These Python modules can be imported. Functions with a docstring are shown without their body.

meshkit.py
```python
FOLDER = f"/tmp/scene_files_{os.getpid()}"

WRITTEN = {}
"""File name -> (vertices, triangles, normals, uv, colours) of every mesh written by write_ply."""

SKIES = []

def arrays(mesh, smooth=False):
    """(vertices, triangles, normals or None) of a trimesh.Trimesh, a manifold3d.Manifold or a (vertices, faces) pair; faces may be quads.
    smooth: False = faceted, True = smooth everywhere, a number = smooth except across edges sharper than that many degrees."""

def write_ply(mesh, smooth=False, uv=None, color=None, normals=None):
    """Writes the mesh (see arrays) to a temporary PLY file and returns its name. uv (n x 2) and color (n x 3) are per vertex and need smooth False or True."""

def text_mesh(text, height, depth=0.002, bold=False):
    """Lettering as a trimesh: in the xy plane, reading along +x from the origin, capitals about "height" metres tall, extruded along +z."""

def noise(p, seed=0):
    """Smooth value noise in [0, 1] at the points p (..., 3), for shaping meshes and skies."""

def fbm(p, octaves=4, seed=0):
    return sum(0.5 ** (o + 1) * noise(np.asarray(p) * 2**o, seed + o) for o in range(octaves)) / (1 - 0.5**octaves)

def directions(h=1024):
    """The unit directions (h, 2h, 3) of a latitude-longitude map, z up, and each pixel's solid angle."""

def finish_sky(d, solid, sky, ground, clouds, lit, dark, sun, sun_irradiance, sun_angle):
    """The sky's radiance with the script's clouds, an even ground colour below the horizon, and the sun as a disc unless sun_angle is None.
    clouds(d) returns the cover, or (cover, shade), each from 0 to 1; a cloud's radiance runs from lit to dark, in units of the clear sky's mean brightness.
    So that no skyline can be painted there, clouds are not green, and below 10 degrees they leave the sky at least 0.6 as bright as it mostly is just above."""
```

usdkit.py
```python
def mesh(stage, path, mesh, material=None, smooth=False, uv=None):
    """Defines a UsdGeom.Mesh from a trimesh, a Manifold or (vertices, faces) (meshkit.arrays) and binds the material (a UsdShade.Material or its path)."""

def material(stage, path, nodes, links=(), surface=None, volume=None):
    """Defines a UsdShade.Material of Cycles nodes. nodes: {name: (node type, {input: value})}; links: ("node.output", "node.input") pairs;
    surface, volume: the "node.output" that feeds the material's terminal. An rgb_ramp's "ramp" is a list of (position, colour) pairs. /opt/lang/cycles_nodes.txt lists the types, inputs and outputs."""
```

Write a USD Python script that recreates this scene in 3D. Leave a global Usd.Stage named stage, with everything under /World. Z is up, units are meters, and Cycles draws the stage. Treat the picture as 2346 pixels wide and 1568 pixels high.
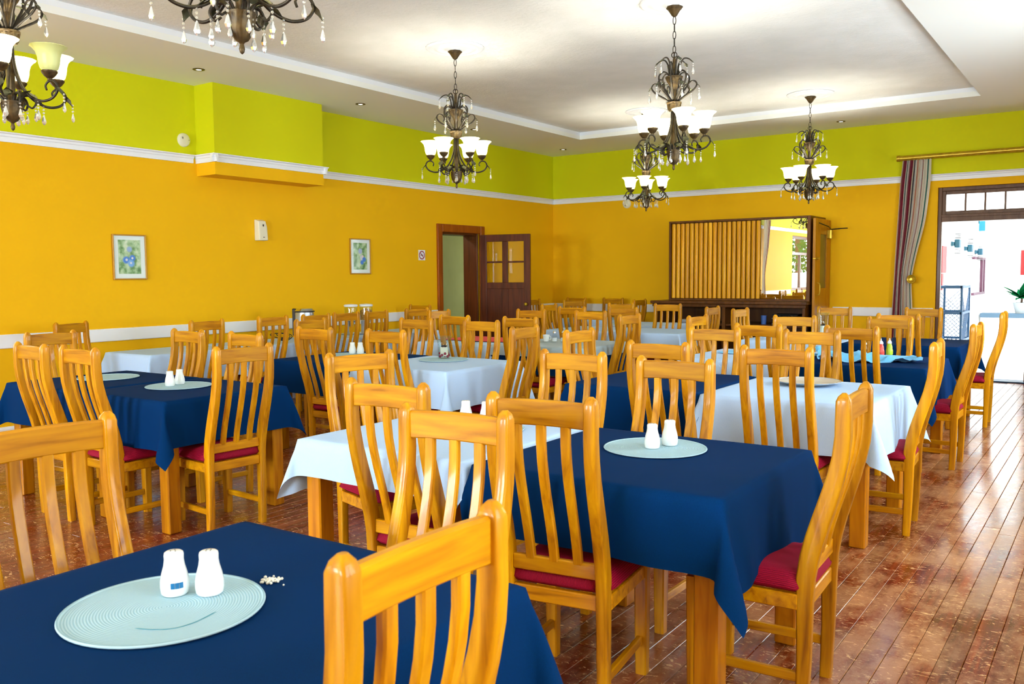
import math, random
import numpy as np, trimesh, usdkit, meshkit
import manifold3d as m3
from shapely.geometry import Polygon, Point, box as sbox
from pxr import Usd, UsdGeom, UsdLux, Sdf, Gf, UsdShade, Vt

PI = math.pi
stage = Usd.Stage.CreateInMemory()
UsdGeom.SetStageUpAxis(stage, "Z"); UsdGeom.SetStageMetersPerUnit(stage, 1.0)
UsdGeom.Xform.Define(stage, "/World"); UsdGeom.Scope.Define(stage, "/World/Looks")

# ------------------------------------------------------------------ camera
F_PX, YAW, PITCH, ROLL, EYE = 2010.73, 0.609308, 0.0758717, -0.0083275, 1.5
cam = UsdGeom.Camera.Define(stage, "/World/camera")
fw = np.array([-math.sin(YAW) * math.cos(PITCH), math.cos(YAW) * math.cos(PITCH), -math.sin(PITCH)])
rt = np.array([math.cos(YAW), math.sin(YAW), 0.0]); up = np.cross(rt, fw)
r2 = math.cos(ROLL) * rt + math.sin(ROLL) * up; u2 = -math.sin(ROLL) * rt + math.cos(ROLL) * up
cam.AddTransformOp().Set(Gf.Matrix4d(*r2, 0, *u2, 0, *(-fw), 0, 0, 0, EYE, 1))
cam.CreateHorizontalApertureAttr(36.0); cam.CreateVerticalApertureAttr(36.0 * 1568 / 2346)
cam.CreateFocalLengthAttr(F_PX / 2346 * 36.0)
cam.CreateExposureAttr(0.22)
cam.CreateFStopAttr(9.0); cam.CreateFocusDistanceAttr(5.2)
cam.CreateClippingRangeAttr(Gf.Vec2f(0.05, 500))

# ------------------------------------------------------------------ sky and the daylight of the room's windows
dome = UsdLux.DomeLight.Define(stage, "/World/sky")
dome.CreateIntensityAttr(1.7); dome.CreateColorAttr(Gf.Vec3f(0.86, 0.95, 1.0))
sun = UsdLux.DistantLight.Define(stage, "/World/sun")
sun.CreateIntensityAttr(2.6); sun.CreateAngleAttr(0.6); sun.CreateColorAttr(Gf.Vec3f(1.0, 0.97, 0.9))
sun.AddRotateXYZOp().Set(Gf.Vec3f(-28, 22, 0))
XL, XR, YB, YF, ZC, ZT = -8.45, 0.6, 13.43, -6.0, 3.6, 3.71
RIGHT_WIN = [(0.6, 2.4), (4.0, 5.8), (7.4, 9.2)]          # y ranges, right wall
REAR_WIN = [(-7.2, -5.2), (-3.6, -1.4)]                    # x ranges, wall behind the camera
LEFT_WIN = [(-4.4, -1.9), (1.35, 2.75)]                   # y ranges, left wall
WZ0, WZ1 = 0.95, 2.66
DAY = Gf.Vec3f(0.78, 0.91, 1.0)
def daylight(name, pos, rot, w, h, k):
    l = UsdLux.RectLight.Define(stage, "/World/" + name)
    l.CreateWidthAttr(w); l.CreateHeightAttr(h); l.CreateIntensityAttr(k); l.CreateColorAttr(DAY)
    l.AddTranslateOp().Set(Gf.Vec3d(*pos)); l.AddRotateXYZOp().Set(Gf.Vec3f(*rot))
for i, (a, b) in enumerate(RIGHT_WIN):
    daylight("daylight_right_%d" % i, (XR + 0.32, (a + b) / 2, (WZ0 + WZ1) / 2), (0, 90, 0), WZ1 - WZ0, b - a, (5.5, 10.0, 14.0)[i])
for i, (a, b) in enumerate(REAR_WIN):
    daylight("daylight_rear_%d" % i, ((a + b) / 2, YF - 0.32, (WZ0 + WZ1) / 2), (90, 0, 0), b - a, WZ1 - WZ0, 50.0)

# ------------------------------------------------------------------ helpers
_used = {}
def numbered(path):
    n = _used.get(path, 0); _used[path] = n + 1
    return path if n == 0 else "%s_%03d" % (path, n)
def P(x): return x.GetPath().pathString if hasattr(x, "GetPath") else x
def thing(name, label, cat, loc=(0, 0, 0), rz=0.0, group=None, kind=None):
    x = UsdGeom.Xform.Define(stage, numbered("/World/" + name))
    x.AddTranslateOp().Set(Gf.Vec3d(*map(float, loc))); x.AddRotateZOp().Set(float(rz))
    tag(x.GetPrim(), label, cat, group, kind)
    return x.GetPrim()
def tag(o, label=None, cat=None, group=None, kind=None):
    for k, v in (("label", label), ("category", cat), ("group", group), ("kind", kind)):
        if v: o.SetCustomDataByKey(k, v)
    return o
def part(parent, name, mesh, mat, smooth=30, label=None, kind=None, uv=None):
    path = numbered(P(parent) + "/" + name)
    m = usdkit.mesh(stage, path, mesh, mat, smooth=smooth, uv=uv).GetPrim()
    return tag(m, label, None, None, kind)
def dup(src, label, loc, rz, group=None):
    base = src.GetName()
    x = UsdGeom.Xform.Define(stage, numbered("/World/" + base))
    pr = x.GetPrim()
    pr.GetReferences().AddInternalReference(src.GetPath()); pr.SetInstanceable(True)
    x.GetPrim().GetAttribute("xformOp:translate").Set(Gf.Vec3d(*map(float, loc)))
    x.GetPrim().GetAttribute("xformOp:rotateZ").Set(float(rz))
    pr.SetCustomDataByKey("label", label)
    if group: pr.SetCustomDataByKey("group", group)
    return pr
def struct(name, mesh, mat, parent="/World", smooth=False, label=None, cat=None):
    m = usdkit.mesh(stage, numbered(parent + "/" + name), mesh, mat, smooth=smooth).GetPrim()
    if parent == "/World": tag(m, label, cat, None, "structure")
    return m
def struct_x(name, label=None, cat=None):
    x = UsdGeom.Xform.Define(stage, numbered("/World/" + name)).GetPrim()
    return tag(x, label, cat, None, "structure")

def cat_(*ms):
    ms = [m for m in ms if m is not None]
    return trimesh.util.concatenate(ms)
def bx(x0, x1, y0, y1, z0, z1, b=0.0):
    if b <= 0:
        m = trimesh.creation.box([x1 - x0, y1 - y0, z1 - z0]); m.apply_translation([(x0 + x1) / 2, (y0 + y1) / 2, (z0 + z1) / 2]); return m
    b = min(b, (x1 - x0) * .45, (y1 - y0) * .45, (z1 - z0) * .45)
    pts = []
    for sx in (0, 1):
        for sy in (0, 1):
            for sz in (0, 1):
                c = np.array([x1 if sx else x0, y1 if sy else y0, z1 if sz else z0]); d = np.array([-b if sx else b, -b if sy else b, -b if sz else b])
                for k in range(3):
                    e = c + d; e[k] = c[k]; pts.append(e)
    return trimesh.convex.convex_hull(np.array(pts))
def lathe(prof, n=24, flute=0, amp=0.0, frange=None):
    prof = np.array(prof, float); a = np.arange(n) / n * 2 * PI
    k = np.ones((len(prof), n))
    if flute:
        for i, (r, z) in enumerate(prof):
            if frange is None or frange[0] <= z <= frange[1]: k[i] = 1 + amp * np.cos(flute * a)
    v = np.stack([prof[:, 0:1] * np.cos(a) * k, prof[:, 0:1] * np.sin(a) * k, np.repeat(prof[:, 1:2], n, 1)], -1).reshape(-1, 3)
    i, j = np.meshgrid(np.arange(len(prof) - 1), np.arange(n), indexing="ij")
    q = np.stack([i * n + j, i * n + (j + 1) % n, (i + 1) * n + (j + 1) % n, (i + 1) * n + j], -1).reshape(-1, 4)
    f = np.vstack([q[:, [0, 1, 2]], q[:, [0, 2, 3]]])
    m = trimesh.Trimesh(v, f, process=False)
    if prof[0, 0] > 1e-6 or prof[-1, 0] > 1e-6:
        fs, vs = [m.faces], [m.vertices]; nv = len(v)
        if prof[0, 0] < 1e-6: pass
    return m
def catmull(pts, n):
    p = np.array(pts, float); p = np.vstack([2 * p[0] - p[1], p, 2 * p[-1] - p[-2]]); out = []
    for i in range(1, len(p) - 2):
        for t in np.linspace(0, 1, n, endpoint=False):
            a, b, c, d = p[i - 1], p[i], p[i + 1], p[i + 2]
            out.append(0.5 * (2 * b + (c - a) * t + (2 * a - 5 * b + 4 * c - d) * t * t + (3 * b - a - 3 * c + d) * t ** 3))
    out.append(p[-2]); return np.array(out)
def tube(pts, rad, sides=7, closed=False):
    p = np.array(pts, float); n = len(p); r = np.broadcast_to(rad, (n,)).astype(float)
    if closed: t = np.roll(p, -1, 0) - np.roll(p, 1, 0)
    else: t = np.gradient(p, axis=0)
    t /= np.linalg.norm(t, axis=1, keepdims=True) + 1e-12
    ref = np.array([0, 0, 1.0]) if abs(t[0][2]) < .9 else np.array([1.0, 0, 0])
    A = []; a = np.cross(t[0], ref); a /= np.linalg.norm(a)
    for i in range(n):
        a = a - t[i] * np.dot(a, t[i]); a /= np.linalg.norm(a) + 1e-12; A.append(a)
    A = np.array(A); B = np.cross(t, A); ang = np.arange(sides) / sides * 2 * PI
    v = (p[:, None] + r[:, None, None] * (np.cos(ang)[None, :, None] * A[:, None] + np.sin(ang)[None, :, None] * B[:, None])).reshape(-1, 3)
    f = []
    rows = n if closed else n - 1
    i, j = np.meshgrid(np.arange(rows), np.arange(sides), indexing="ij"); i2 = (i + 1) % n
    q = np.stack([i * sides + j, i * sides + (j + 1) % sides, i2 * sides + (j + 1) % sides, i2 * sides + j], -1).reshape(-1, 4)
    f = [q[:, [0, 1, 2]], q[:, [0, 2, 3]]]
    if not closed:
        v = np.vstack([v, p[:1], p[-1:]]); k = np.arange(sides)
        f.append(np.stack([np.full(sides, n * sides), (k + 1) % sides, k], 1))
        f.append(np.stack([np.full(sides, n * sides + 1), (n - 1) * sides + k, (n - 1) * sides + (k + 1) % sides], 1))
    return trimesh.Trimesh(v, np.vstack(f), process=False)
def loft(centers, hw, hd, xdir=(1, 0, 0), ch=0.006):
    """chamfered rectangular bar along centers; half width hw along xdir, half depth hd across."""
    c = np.array(centers, float); n = len(c); hw = np.broadcast_to(hw, (n,)); hd = np.broadcast_to(hd, (n,))
    t = np.gradient(c, axis=0); t /= np.linalg.norm(t, axis=1, keepdims=True); X = np.array(xdir, float)
    N = np.cross(t, X); N /= np.linalg.norm(N, axis=1, keepdims=True); V = []
    for i in range(n):
        b = min(ch, hw[i] * .6, hd[i] * .6)
        for sx, sd in ((1, -1), (1, 1), (-1, 1), (-1, -1)):
            a = (hw[i], hd[i] - b) if (sx * sd > 0) else (hw[i] - b, hd[i]); e = (hw[i] - b, hd[i]) if (sx * sd > 0) else (hw[i], hd[i] - b)
            seq = (e, a) if (sx * sd < 0) else (a, e)
            if sx * sd < 0: seq = ((hw[i] - b, hd[i]), (hw[i], hd[i] - b))
            else: seq = ((hw[i], hd[i] - b), (hw[i] - b, hd[i]))
            for (u, w) in seq: V.append(c[i] + X * u * sx + N[i] * w * sd)
    V = np.array(V); s = 8
    i, j = np.meshgrid(np.arange(n - 1), np.arange(s), indexing="ij")
    q = np.stack([i * s + j, i * s + (j + 1) % s, (i + 1) * s + (j + 1) % s, (i + 1) * s + j], -1).reshape(-1, 4)
    f = [q[:, [0, 1, 2]], q[:, [0, 2, 3]]]
    V = np.vstack([V, c[:1], c[-1:]]); k = np.arange(s)
    f.append(np.stack([np.full(s, n * s), (k + 1) % s, k], 1)); f.append(np.stack([np.full(s, n * s + 1), (n - 1) * s + k, (n - 1) * s + (k + 1) % s], 1))
    m = trimesh.Trimesh(V, np.vstack(f), process=False)
    if m.volume < 0: m.invert()
    return m
def disc(r, h, n=40, z=0): m = trimesh.creation.cylinder(radius=r, height=h, sections=n); m.apply_translation([0, 0, z + h / 2]); return m
def T(m, t=(0, 0, 0), rz=0, rx=0, ry=0):
    m = m.copy(); tf = trimesh.transformations
    for ang, ax in ((rx, (1, 0, 0)), (ry, (0, 1, 0)), (rz, (0, 0, 1))):
        if ang: m.apply_transform(tf.rotation_matrix(math.radians(ang), ax))
    m.apply_translation(t); return m
def holes(block, cuts):
    def mf(m): return m3.Manifold(m3.Mesh(np.asarray(m.vertices, np.float32), np.asarray(m.faces, np.uint32)))
    a = mf(block)
    for c in cuts: a = a - mf(c)
    q = a.to_mesh(); return trimesh.Trimesh(q.vert_properties[:, :3], q.tri_verts, process=False)

# ------------------------------------------------------------------ materials
def lin(r, g, b):
    f = lambda c: (c / 255 / 12.92) if c / 255 <= 0.04045 else ((c / 255 + .055) / 1.055) ** 2.4
    return (f(r), f(g), f(b))
LK = "/World/Looks/"
def mat(name, col, rough=0.5, **kw):
    d = {"base_color": col, "roughness": rough}; d.update(kw)
    return usdkit.material(stage, LK + name, {"p": ("principled_bsdf", d)}, [], surface="p.BSDF")
def noisy(name, c1, c2, scale=6, rough=0.5, bump=0.0, bscale=60, stretch=(1, 1, 1), detail=4, **kw):
    d = {"roughness": rough}; d.update(kw)
    n = {"tc": ("texture_coordinate", {}), "mp": ("mapping", {"scale": stretch}), "n": ("noise_texture", {"scale": scale, "detail": detail}),
         "r": ("rgb_ramp", {"ramp": [(0.3, c1), (0.7, c2)]}), "p": ("principled_bsdf", d)}
    l = [("tc.object", "mp.vector"), ("mp.vector", "n.vector"), ("n.fac", "r.fac"), ("r.color", "p.base_color")]
    if bump:
        n["n2"] = ("noise_texture", {"scale": bscale, "detail": 3}); n["b"] = ("bump", {"strength": bump, "distance": 0.01})
        l += [("tc.object", "n2.vector"), ("n2.fac", "b.height"), ("b.normal", "p.normal")]
    return usdkit.material(stage, LK + name, n, l, surface="p.BSDF")
def wood(name, dark, mid, light, stretch, rough=0.42, coat=0.28, vary=(0.8, 1.12)):
    n = {"tc": ("texture_coordinate", {}), "oi": ("object_info", {}), "m1": ("math", {"math_type": "multiply", "value2": 23.0}),
         "cx": ("combine_xyz", {}), "mp": ("mapping", {"scale": stretch}),
         "n": ("noise_texture", {"scale": 1.0, "detail": 4, "roughness": 0.5, "distortion": 0.55}),
         "r": ("rgb_ramp", {"ramp": [(0.22, dark), (0.45, mid), (0.78, light)]}),
         "v": ("map_range", {"from_min": 0.0, "from_max": 1.0, "to_min": vary[0], "to_max": vary[1]}),
         "h": ("hsv", {}), "p": ("principled_bsdf", {"roughness": rough, "coat_weight": coat, "coat_roughness": 0.12, "specular_ior_level": 0.22})}
    l = [("oi.random", "m1.value1"), ("m1.value", "cx.x"), ("m1.value", "cx.y"), ("m1.value", "cx.z"), ("cx.vector", "mp.location"), ("tc.object", "mp.vector"),
         ("mp.vector", "n.vector"), ("n.fac", "r.fac"), ("r.color", "h.color"), ("oi.random", "v.value"), ("v.result", "h.value"), ("h.color", "p.base_color")]
    return usdkit.material(stage, LK + name, n, l, surface="p.BSDF")
GD, GM, GL = lin(142, 82, 0), lin(194, 128, 0), lin(222, 160, 2)
wood_v = wood("golden_wood_upright", GD, GM, GL, (34, 34, 3.2))
wood_x = wood("golden_wood_rail", GD, GM, GL, (3.2, 34, 34))
wood_y = wood("golden_wood_rail_deep", GD, GM, GL, (34, 3.2, 34))
wood_t = wood("table_leg_wood", lin(134, 72, 0), lin(184, 112, 0), lin(212, 144, 4), (26, 26, 2.2))
dark_v = wood("dark_door_wood", lin(66, 28, 10), lin(86, 38, 14), lin(106, 50, 20), (22, 22, 2.0), 0.4, 0.2, (0.9, 1.08))
frame_v = wood("door_case_wood", lin(120, 58, 8), lin(150, 74, 10), lin(172, 92, 18), (22, 22, 2.0), 0.4, 0.2, (0.95, 1.05))
brown_v = wood("window_frame_brown", lin(84, 58, 42), lin(100, 72, 54), lin(116, 86, 66), (22, 22, 2.0), 0.45, 0.1, (0.95, 1.05))
cab_v = wood("cabinet_wood", lin(70, 38, 8), lin(92, 52, 12), lin(112, 66, 18), (16, 16, 2), 0.4, 0.2, (0.92, 1.06))
slat_v = wood("slat_wood", lin(176, 112, 6), lin(216, 150, 14), lin(236, 176, 24), (16, 16, 1.2), 0.45, 0.1, (0.86, 1.1))
leaf_v = wood("side_door_wood", lin(160, 100, 8), lin(184, 122, 14), lin(202, 140, 22), (20, 20, 1.6), 0.35, 0.25, (0.95, 1.05))
def paint(name, lower, upper, zsplit, bump=0.12):
    n = {"g": ("geometry", {}), "s": ("separate_xyz", {}), "gt": ("math", {"math_type": "greater_than", "value2": zsplit}),
         "nz": ("noise_texture", {"scale": 1.3, "detail": 3}), "mr": ("map_range", {"from_min": 0.0, "from_max": 1.0, "to_min": 0.94, "to_max": 1.05}),
         "mx": ("mix", {"color1": lower, "color2": upper}), "h": ("hsv", {}),
         "n2": ("noise_texture", {"scale": 70, "detail": 4}), "b": ("bump", {"strength": bump, "distance": 0.004}), "p": ("principled_bsdf", {"roughness": 0.75, "specular_ior_level": 0.25})}
    l = [("g.position", "s.vector"), ("s.z", "gt.value1"), ("gt.value", "mx.fac"), ("mx.color", "h.color"), ("g.position", "nz.vector"), ("nz.fac", "mr.value"), ("mr.result", "h.value"),
         ("h.color", "p.base_color"), ("g.position", "n2.vector"), ("n2.fac", "b.height"), ("b.normal", "p.normal")]
    return usdkit.material(stage, LK + name, n, l, surface="p.BSDF")
ORANGE, LIME = lin(240, 184, 0), lin(212, 212, 2)
wall_m = paint("wall_paint", ORANGE, LIME, 2.80)
bulk_m = wall_m
ceil_m = noisy("ceiling_plaster", lin(238, 240, 236), lin(246, 247, 244), 3, 0.85, bump=0.5, bscale=26)
soffit_m = mat("soffit_paint", lin(240, 242, 238), 0.8)
white_m = mat("white_gloss_paint", lin(236, 240, 246), 0.4)
def floor_mat():
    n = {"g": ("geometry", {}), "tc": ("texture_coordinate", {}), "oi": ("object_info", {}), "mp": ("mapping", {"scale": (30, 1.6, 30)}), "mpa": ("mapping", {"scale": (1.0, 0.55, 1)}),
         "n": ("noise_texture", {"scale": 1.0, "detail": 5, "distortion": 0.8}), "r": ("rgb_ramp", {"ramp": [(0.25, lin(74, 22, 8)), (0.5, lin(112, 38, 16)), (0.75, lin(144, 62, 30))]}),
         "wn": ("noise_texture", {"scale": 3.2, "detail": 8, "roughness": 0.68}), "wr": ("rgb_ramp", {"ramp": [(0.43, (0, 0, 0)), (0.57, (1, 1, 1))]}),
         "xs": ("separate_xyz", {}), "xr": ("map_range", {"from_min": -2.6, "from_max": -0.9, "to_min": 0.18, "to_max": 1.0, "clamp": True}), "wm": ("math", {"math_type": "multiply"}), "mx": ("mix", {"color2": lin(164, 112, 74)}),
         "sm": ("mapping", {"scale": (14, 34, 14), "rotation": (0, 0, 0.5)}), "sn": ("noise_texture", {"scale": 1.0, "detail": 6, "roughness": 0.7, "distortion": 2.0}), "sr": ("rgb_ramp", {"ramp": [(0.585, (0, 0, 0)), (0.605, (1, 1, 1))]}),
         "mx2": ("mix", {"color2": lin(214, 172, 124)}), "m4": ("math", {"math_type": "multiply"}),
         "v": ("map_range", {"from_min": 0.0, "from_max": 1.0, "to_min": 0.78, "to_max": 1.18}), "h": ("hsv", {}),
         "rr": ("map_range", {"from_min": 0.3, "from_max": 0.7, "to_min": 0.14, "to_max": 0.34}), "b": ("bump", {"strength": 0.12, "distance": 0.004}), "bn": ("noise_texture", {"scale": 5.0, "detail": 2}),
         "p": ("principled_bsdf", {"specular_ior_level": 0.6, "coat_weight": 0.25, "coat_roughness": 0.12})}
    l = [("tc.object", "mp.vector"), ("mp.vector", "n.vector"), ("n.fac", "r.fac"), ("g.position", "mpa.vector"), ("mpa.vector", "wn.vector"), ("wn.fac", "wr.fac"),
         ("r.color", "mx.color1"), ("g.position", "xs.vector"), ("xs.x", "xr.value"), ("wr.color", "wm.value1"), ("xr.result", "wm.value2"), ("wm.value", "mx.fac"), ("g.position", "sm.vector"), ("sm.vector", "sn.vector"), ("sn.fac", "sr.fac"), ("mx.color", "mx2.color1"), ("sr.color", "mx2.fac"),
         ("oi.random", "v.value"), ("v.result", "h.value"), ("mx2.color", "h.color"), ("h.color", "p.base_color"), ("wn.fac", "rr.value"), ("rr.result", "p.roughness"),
         ("g.position", "bn.vector"), ("bn.fac", "b.height"), ("b.normal", "p.normal")]
    return usdkit.material(stage, LK + "worn_floor_varnish", n, l, surface="p.BSDF")
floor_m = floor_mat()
subfloor_m = mat("subfloor", lin(40, 20, 10), 0.8)
def cloth_mat(name, c1, c2, weave, rough=0.85, sheen=0.3, tint=(1, 1, 1), bump=0.25):
    n = {"tc": ("texture_coordinate", {}), "n": ("noise_texture", {"scale": 900 if weave else 300, "detail": 2}), "n3": ("noise_texture", {"scale": 9, "detail": 3}),
         "r": ("rgb_ramp", {"ramp": [(0.35, c1), (0.65, c2)]}), "b": ("bump", {"strength": bump, "distance": 0.004}),
         "p": ("principled_bsdf", {"roughness": rough, "sheen_weight": sheen, "sheen_tint": tint, "sheen_roughness": 0.5, "specular_ior_level": 0.06})}
    l = [("tc.object", "n.vector"), ("tc.object", "n3.vector"), ("n.fac", "r.fac"), ("r.color", "p.base_color"), ("n3.fac", "b.height"), ("b.normal", "p.normal")]
    return usdkit.material(stage, LK + name, n, l, surface="p.BSDF")
navy_m = cloth_mat("navy_cloth", lin(0, 36, 80), lin(0, 47, 97), True, 0.9, 0.0, (0.55, 0.8, 1.0))
whitecloth_m = cloth_mat("white_cloth", lin(180, 210, 247), lin(187, 215, 249), False, 0.8, 0.0)
grey_m = cloth_mat("grey_cloth", lin(150, 168, 176), lin(166, 184, 192), False, 0.8, 0.1)
blue_m = cloth_mat("pale_blue_cloth", lin(90, 176, 232), lin(122, 198, 244), False, 0.8, 0.1)
red_m = cloth_mat("red_cloth", lin(206, 14, 22), lin(222, 22, 30), False, 0.8, 0.1)
cush = usdkit.material(stage, LK + "crimson_cord", {"tc": ("texture_coordinate", {}), "w": ("wave_texture", {"wave_type": "bands", "bands_direction": "x", "scale": 75, "distortion": 2.5, "detail": 2, "detail_scale": 1.5}),
    "r": ("rgb_ramp", {"ramp": [(0.1, lin(118, 0, 34)), (0.8, lin(164, 2, 50))]}), "b": ("bump", {"strength": 0.35, "distance": 0.004}),
    "p": ("principled_bsdf", {"roughness": 0.7, "sheen_weight": 0.12, "sheen_tint": lin(255, 90, 130), "sheen_roughness": 0.4, "specular_ior_level": 0.2})},
    [("tc.object", "w.vector"), ("w.fac", "r.fac"), ("r.color", "p.base_color"), ("w.fac", "b.height"), ("b.normal", "p.normal")], surface="p.BSDF")
porcelain = mat("white_porcelain", lin(236, 244, 246), 0.18, coat_weight=0.5)
blueprint_m = mat("blue_print", lin(20, 110, 170), 0.4)
matweave = usdkit.material(stage, LK + "woven_mat", {"tc": ("texture_coordinate", {}), "w": ("wave_texture", {"wave_type": "rings", "rings_direction": "z", "scale": 52, "distortion": 0.3}),
    "r": ("rgb_ramp", {"ramp": [(0.1, lin(142, 184, 202)), (0.9, lin(176, 210, 224))]}), "b": ("bump", {"strength": 0.4, "distance": 0.003}), "p": ("principled_bsdf", {"roughness": 0.7})},
    [("tc.object", "w.vector"), ("w.fac", "r.fac"), ("r.color", "p.base_color"), ("w.fac", "b.height"), ("b.normal", "p.normal")], surface="p.BSDF")
iron = noisy("bronzed_iron", lin(38, 33, 26), lin(66, 58, 46), 40, 0.42, metallic=0.55)
bronze = noisy("aged_bronze", lin(58, 44, 26), lin(104, 84, 48), 30, 0.42, metallic=0.5)
leaf_iron = noisy("greenish_bronze", lin(50, 52, 34), lin(92, 92, 62), 40, 0.5, metallic=0.35)
crystal = usdkit.material(stage, LK + "cut_glass", {"g": ("glass_bsdf", {"color": (0.97, 0.99, 0.99), "roughness": 0.02, "IOR": 1.5}), "d": ("diffuse_bsdf", {"color": (0.9, 0.93, 0.92)}), "gl": ("glossy_bsdf", {"color": (1, 1, 1), "roughness": 0.05}),
    "m": ("mix_closure", {"fac": 0.3}), "m2": ("mix_closure", {"fac": 0.22})}, [("g.BSDF", "m.closure1"), ("d.BSDF", "m.closure2"), ("m.closure", "m2.closure1"), ("gl.BSDF", "m2.closure2")], surface="m2.closure")
shade_on = usdkit.material(stage, LK + "frosted_shade", {"t": ("translucent_bsdf", {"color": lin(252, 246, 210)}), "d": ("diffuse_bsdf", {"color": lin(240, 236, 200)}), "m": ("mix_closure", {"fac": 0.25}), "e": ("emission", {"color": (1.0, 0.95, 0.72), "strength": 0.8}), "a": ("add_closure", {})},
    [("t.BSDF", "m.closure1"), ("d.BSDF", "m.closure2"), ("m.closure", "a.closure1"), ("e.emission", "a.closure2")], surface="a.closure")
shade_off = mat("unlit_frosted_shade", lin(214, 222, 150), 0.4)
bulb_m = usdkit.material(stage, LK + "lit_bulb", {"e": ("emission", {"color": (1.0, 0.96, 0.84), "strength": 420.0})}, [], surface="e.emission")
def pane_mat(name, tint=(1, 1, 1), k=1.45):
    return usdkit.material(stage, LK + name, {"t": ("transparent_bsdf", {"color": tint}), "g": ("glossy_bsdf", {"color": (1, 1, 1), "roughness": 0.02}), "f": ("layer_weight", {"blend": 0.5}), "pw": ("math", {"math_type": "power", "value2": 4.0}),
        "ma": ("math", {"math_type": "multiply_add", "value2": 0.7 * (k - 1), "value3": 0.1 * (k - 1)}), "m": ("mix_closure", {})},
        [("f.facing", "pw.value1"), ("pw.value", "ma.value1"), ("ma.value", "m.fac"), ("t.BSDF", "m.closure1"), ("g.BSDF", "m.closure2")], surface="m.closure")
pane = pane_mat("window_pane"); thin_glass = pane_mat("thin_clear_glass", (0.93, 0.97, 0.97), 1.28); print_glass = pane_mat("picture_glass", (1, 1, 1), 1.04)
mirror_m = mat("mirror_silver", (0.92, 0.94, 0.93), 0.0, metallic=1.0)
brass = noisy("brass", lin(176, 140, 20), lin(206, 172, 44), 20, 0.3, metallic=0.5)
darkmetal = mat("dark_metal", lin(40, 38, 36), 0.4, metallic=0.5)
chrome = mat("chrome", lin(210, 216, 222), 0.15, metallic=1.0)
steel = mat("brushed_steel", lin(186, 198, 210), 0.3, metallic=0.8)
black_m = mat("black_plastic", lin(18, 18, 20), 0.4)
cream_m = mat("cream_plastic", lin(226, 222, 196), 0.45)
beige_m = noisy("corridor_paint", lin(150, 158, 96), lin(164, 172, 110), 2, 0.8)
wax = mat("candle_wax", lin(238, 232, 216), 0.5, subsurface_weight=0.2)
petal_m = mat("dried_petals", lin(150, 30, 60), 0.7)
pebble_m = mat("dark_petals", lin(60, 50, 40), 0.7)
ketchup_m = mat("red_bottle", lin(226, 70, 56), 0.25); mustard_m = mat("green_bottle", lin(170, 200, 40), 0.25)
capw = mat("white_cap", lin(224, 232, 240), 0.4)
crumb_m = mat("white_crumbs", lin(226, 226, 214), 0.8)
pinkframe = mat("gilt_frame", lin(176, 128, 40), 0.4, metallic=0.3)
matboard = mat("white_mat_board", lin(226, 240, 240), 0.7)
render_white = noisy("white_render", lin(244, 244, 242), lin(250, 250, 248), 3, 0.8)
paving = noisy("white_paving", lin(244, 244, 242), lin(250, 250, 250), 2, 0.6)
kerb_m = mat("blue_grey_kerb", lin(66, 90, 110), 0.7)
teal_m = mat("teal_metal", lin(0, 66, 86), 0.5)
cyan_m = mat("cyan_sign", lin(0, 108, 136), 0.5)
redp = mat("red_paint", lin(140, 4, 10), 0.5)
bluemetal = mat("blue_grey_steel", lin(8, 60, 100), 0.45)
mauve = mat("mauve_frame", lin(78, 36, 58), 0.5)
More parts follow.
